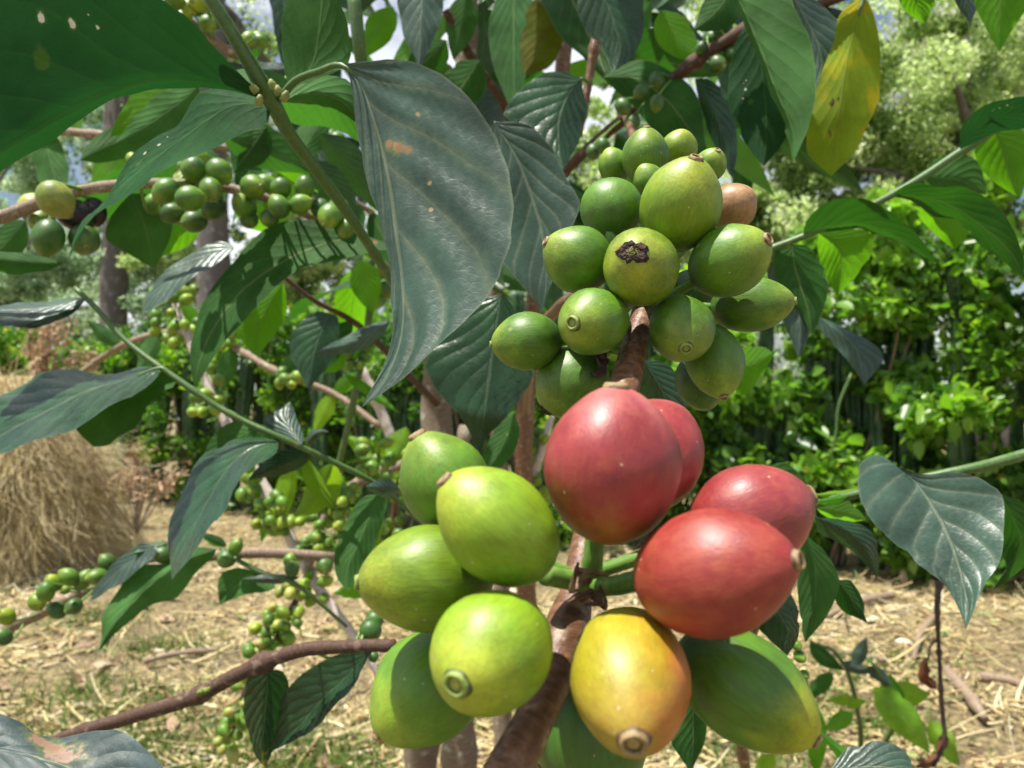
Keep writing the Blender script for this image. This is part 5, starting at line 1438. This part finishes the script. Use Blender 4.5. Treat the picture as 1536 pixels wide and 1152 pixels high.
# inner foliage, leaf by leaf
rd = random.Random(77)
cnt = 0
inner = []
for k in range(60):
    x = rd.uniform(400, 1130)
    y = rd.uniform(-60, 430) if rd.random() < .78 else rd.uniform(-90, 200)
    if y > 240 and (x < 520 or x > 900):
        continue
    d = rd.uniform(.62, 1.25)
    inner.append((x, y, d))
for (x, y, d) in inner:
    p0 = P(x, y, d)
    dv = Vector((rd.gauss(0, .7), rd.gauss(0, .5), -.55 + rd.gauss(0, .35)))
    up = Vector((rd.gauss(0, .5), -.5 + rd.gauss(0, .5), .8))
    L = rd.uniform(.10, .16)
    gleaf(T, p0, dv, up, L, L * rd.uniform(.38, .48), rd.uniform(.1, .6), rd.uniform(.1, .35), rd.choice(['dark', 'dark', 'mid', 'gloss', 'dark', 'bright']), seed=k + cnt)
    cnt += 1
b1 = P(760, 576, 1.7)
b1.z = 0
T2 = thing('coffee_shrub', 'second coffee shrub standing in shade right behind the central brown stems', 'coffee shrub', b1)
tube('trunk', [(b1, .022), (P(750, 800, 1.7), .018), (P(742, 400, 1.65), .014), (P(735, 100, 1.6), .012), (P(735, -100, 1.6), .01)], BK['lichen'], T2, world=True, n=60, sides=12, bump=.1, nodes=5, seed=71)
tube('trunk', [(b1 + Vector((.1, 0, 0)), .018), (P(890, 500, 1.65), .012), (P(930, 200, 1.55), .01), (P(950, -60, 1.5), .008)], BK['reddish'], T2, world=True, n=50, sides=10, bump=.06, nodes=5, seed=72)
for q in range(95):
    x, y = rd.uniform(380, 1150), rd.uniform(-120, 400)
    if y > 230 and (x < 500 or x > 930):
        x = rd.uniform(520, 920)
    d = rd.uniform(1.05, 1.75)
    L = rd.uniform(.11, .17)
    gleaf(T2, P(x, y, d), Vector((rd.gauss(0, .7), rd.gauss(0, .5), -.5 + rd.gauss(0, .4))), Vector((rd.gauss(0, .5), -.5 + rd.gauss(0, .5), .8)), L, L * rd.uniform(.38, .5), rd.uniform(.1, .6), rd.uniform(.1, .35), rd.choice(['dark', 'dark', 'mid', 'gloss', 'dark', 'bright']), seed=q + 300)
SHADE_CANOPY = attr_mat('added_shade_foliage', [(0, (.016, .045, .014)), (.5, (.03, .085, .022)), (1, (.07, .17, .03))], .38, .28, 2.2)  # unseen leaves added above the frame to shade the shrub's inside
n_ = 190
cy_ = rng.uniform(.5, 1.7, n_)
cx_ = rng.uniform(-.12, .62, n_) * cy_ * .9 - .06
cz_ = CAMZ + .5 * cy_ + .10 + rng.random(n_) * .75
fo = leafquads('foliage', np.stack([cx_, cy_, cz_], axis=1), rng.uniform(.10, .16, n_), SHADE_CANOPY, T, rng.random(n_), flat=.5, hang=.3, upb=1.4, aspect=.42)
tag(fo, kind='stuff')
sp2 = [p for p in stem_points([(690, 20, 1.0, 1), (700, 200, 1.0, 1), (690, 400, 1.05, 1)], 20)]
for (cx, cy, d) in [(675, 110, .9), (500, 220, .75), (560, 420, .78), (480, 210, .8), (1055, 330, .6)]:
    for q in range(5):
        cherry(T, cx + rd.uniform(-22, 22), cy + rd.uniform(-20, 20), .0078 * F / d * rd.uniform(.85, 1.1), 1.15, (rd.uniform(-.6, .6), rd.uniform(0, 1), rd.uniform(0, .6)), d + rd.uniform(-.02, .02), rd.choice(['dark', 'green']), 'green', 'small')

# ================================================================== unseen lower branch added to block bounce light under the near fruit
pts = [(760, 1400, .30, 10), (820, 1550, .22, 9), (700, 1750, .20, 8), (500, 1950, .20, 7)]
T = thing('coffee_branch', 'unseen leafy coffee branch added below the frame to block bounce light under near fruit', 'coffee branch', start(pts))
tube('stem', pts, BK['brown'], T, n=40, sides=10, nodes=3, seed=62)
for q in range(26):
    p0 = Vector((rd.uniform(-.16, .16), rd.uniform(.06, .32), CAMZ + rd.uniform(-.26, -.17)))
    L = rd.uniform(.11, .15)
    gleaf(T, p0, Vector((rd.uniform(-1, 1), rd.uniform(-.3, 1), rd.uniform(-.5, -.1))), Vector((rd.gauss(0, .2), rd.gauss(0, .2), 1)), L, L * .44, rd.uniform(.1, .5), .2, rd.choice(['dark', 'mid', 'dark']), seed=q, n=14, m=4)
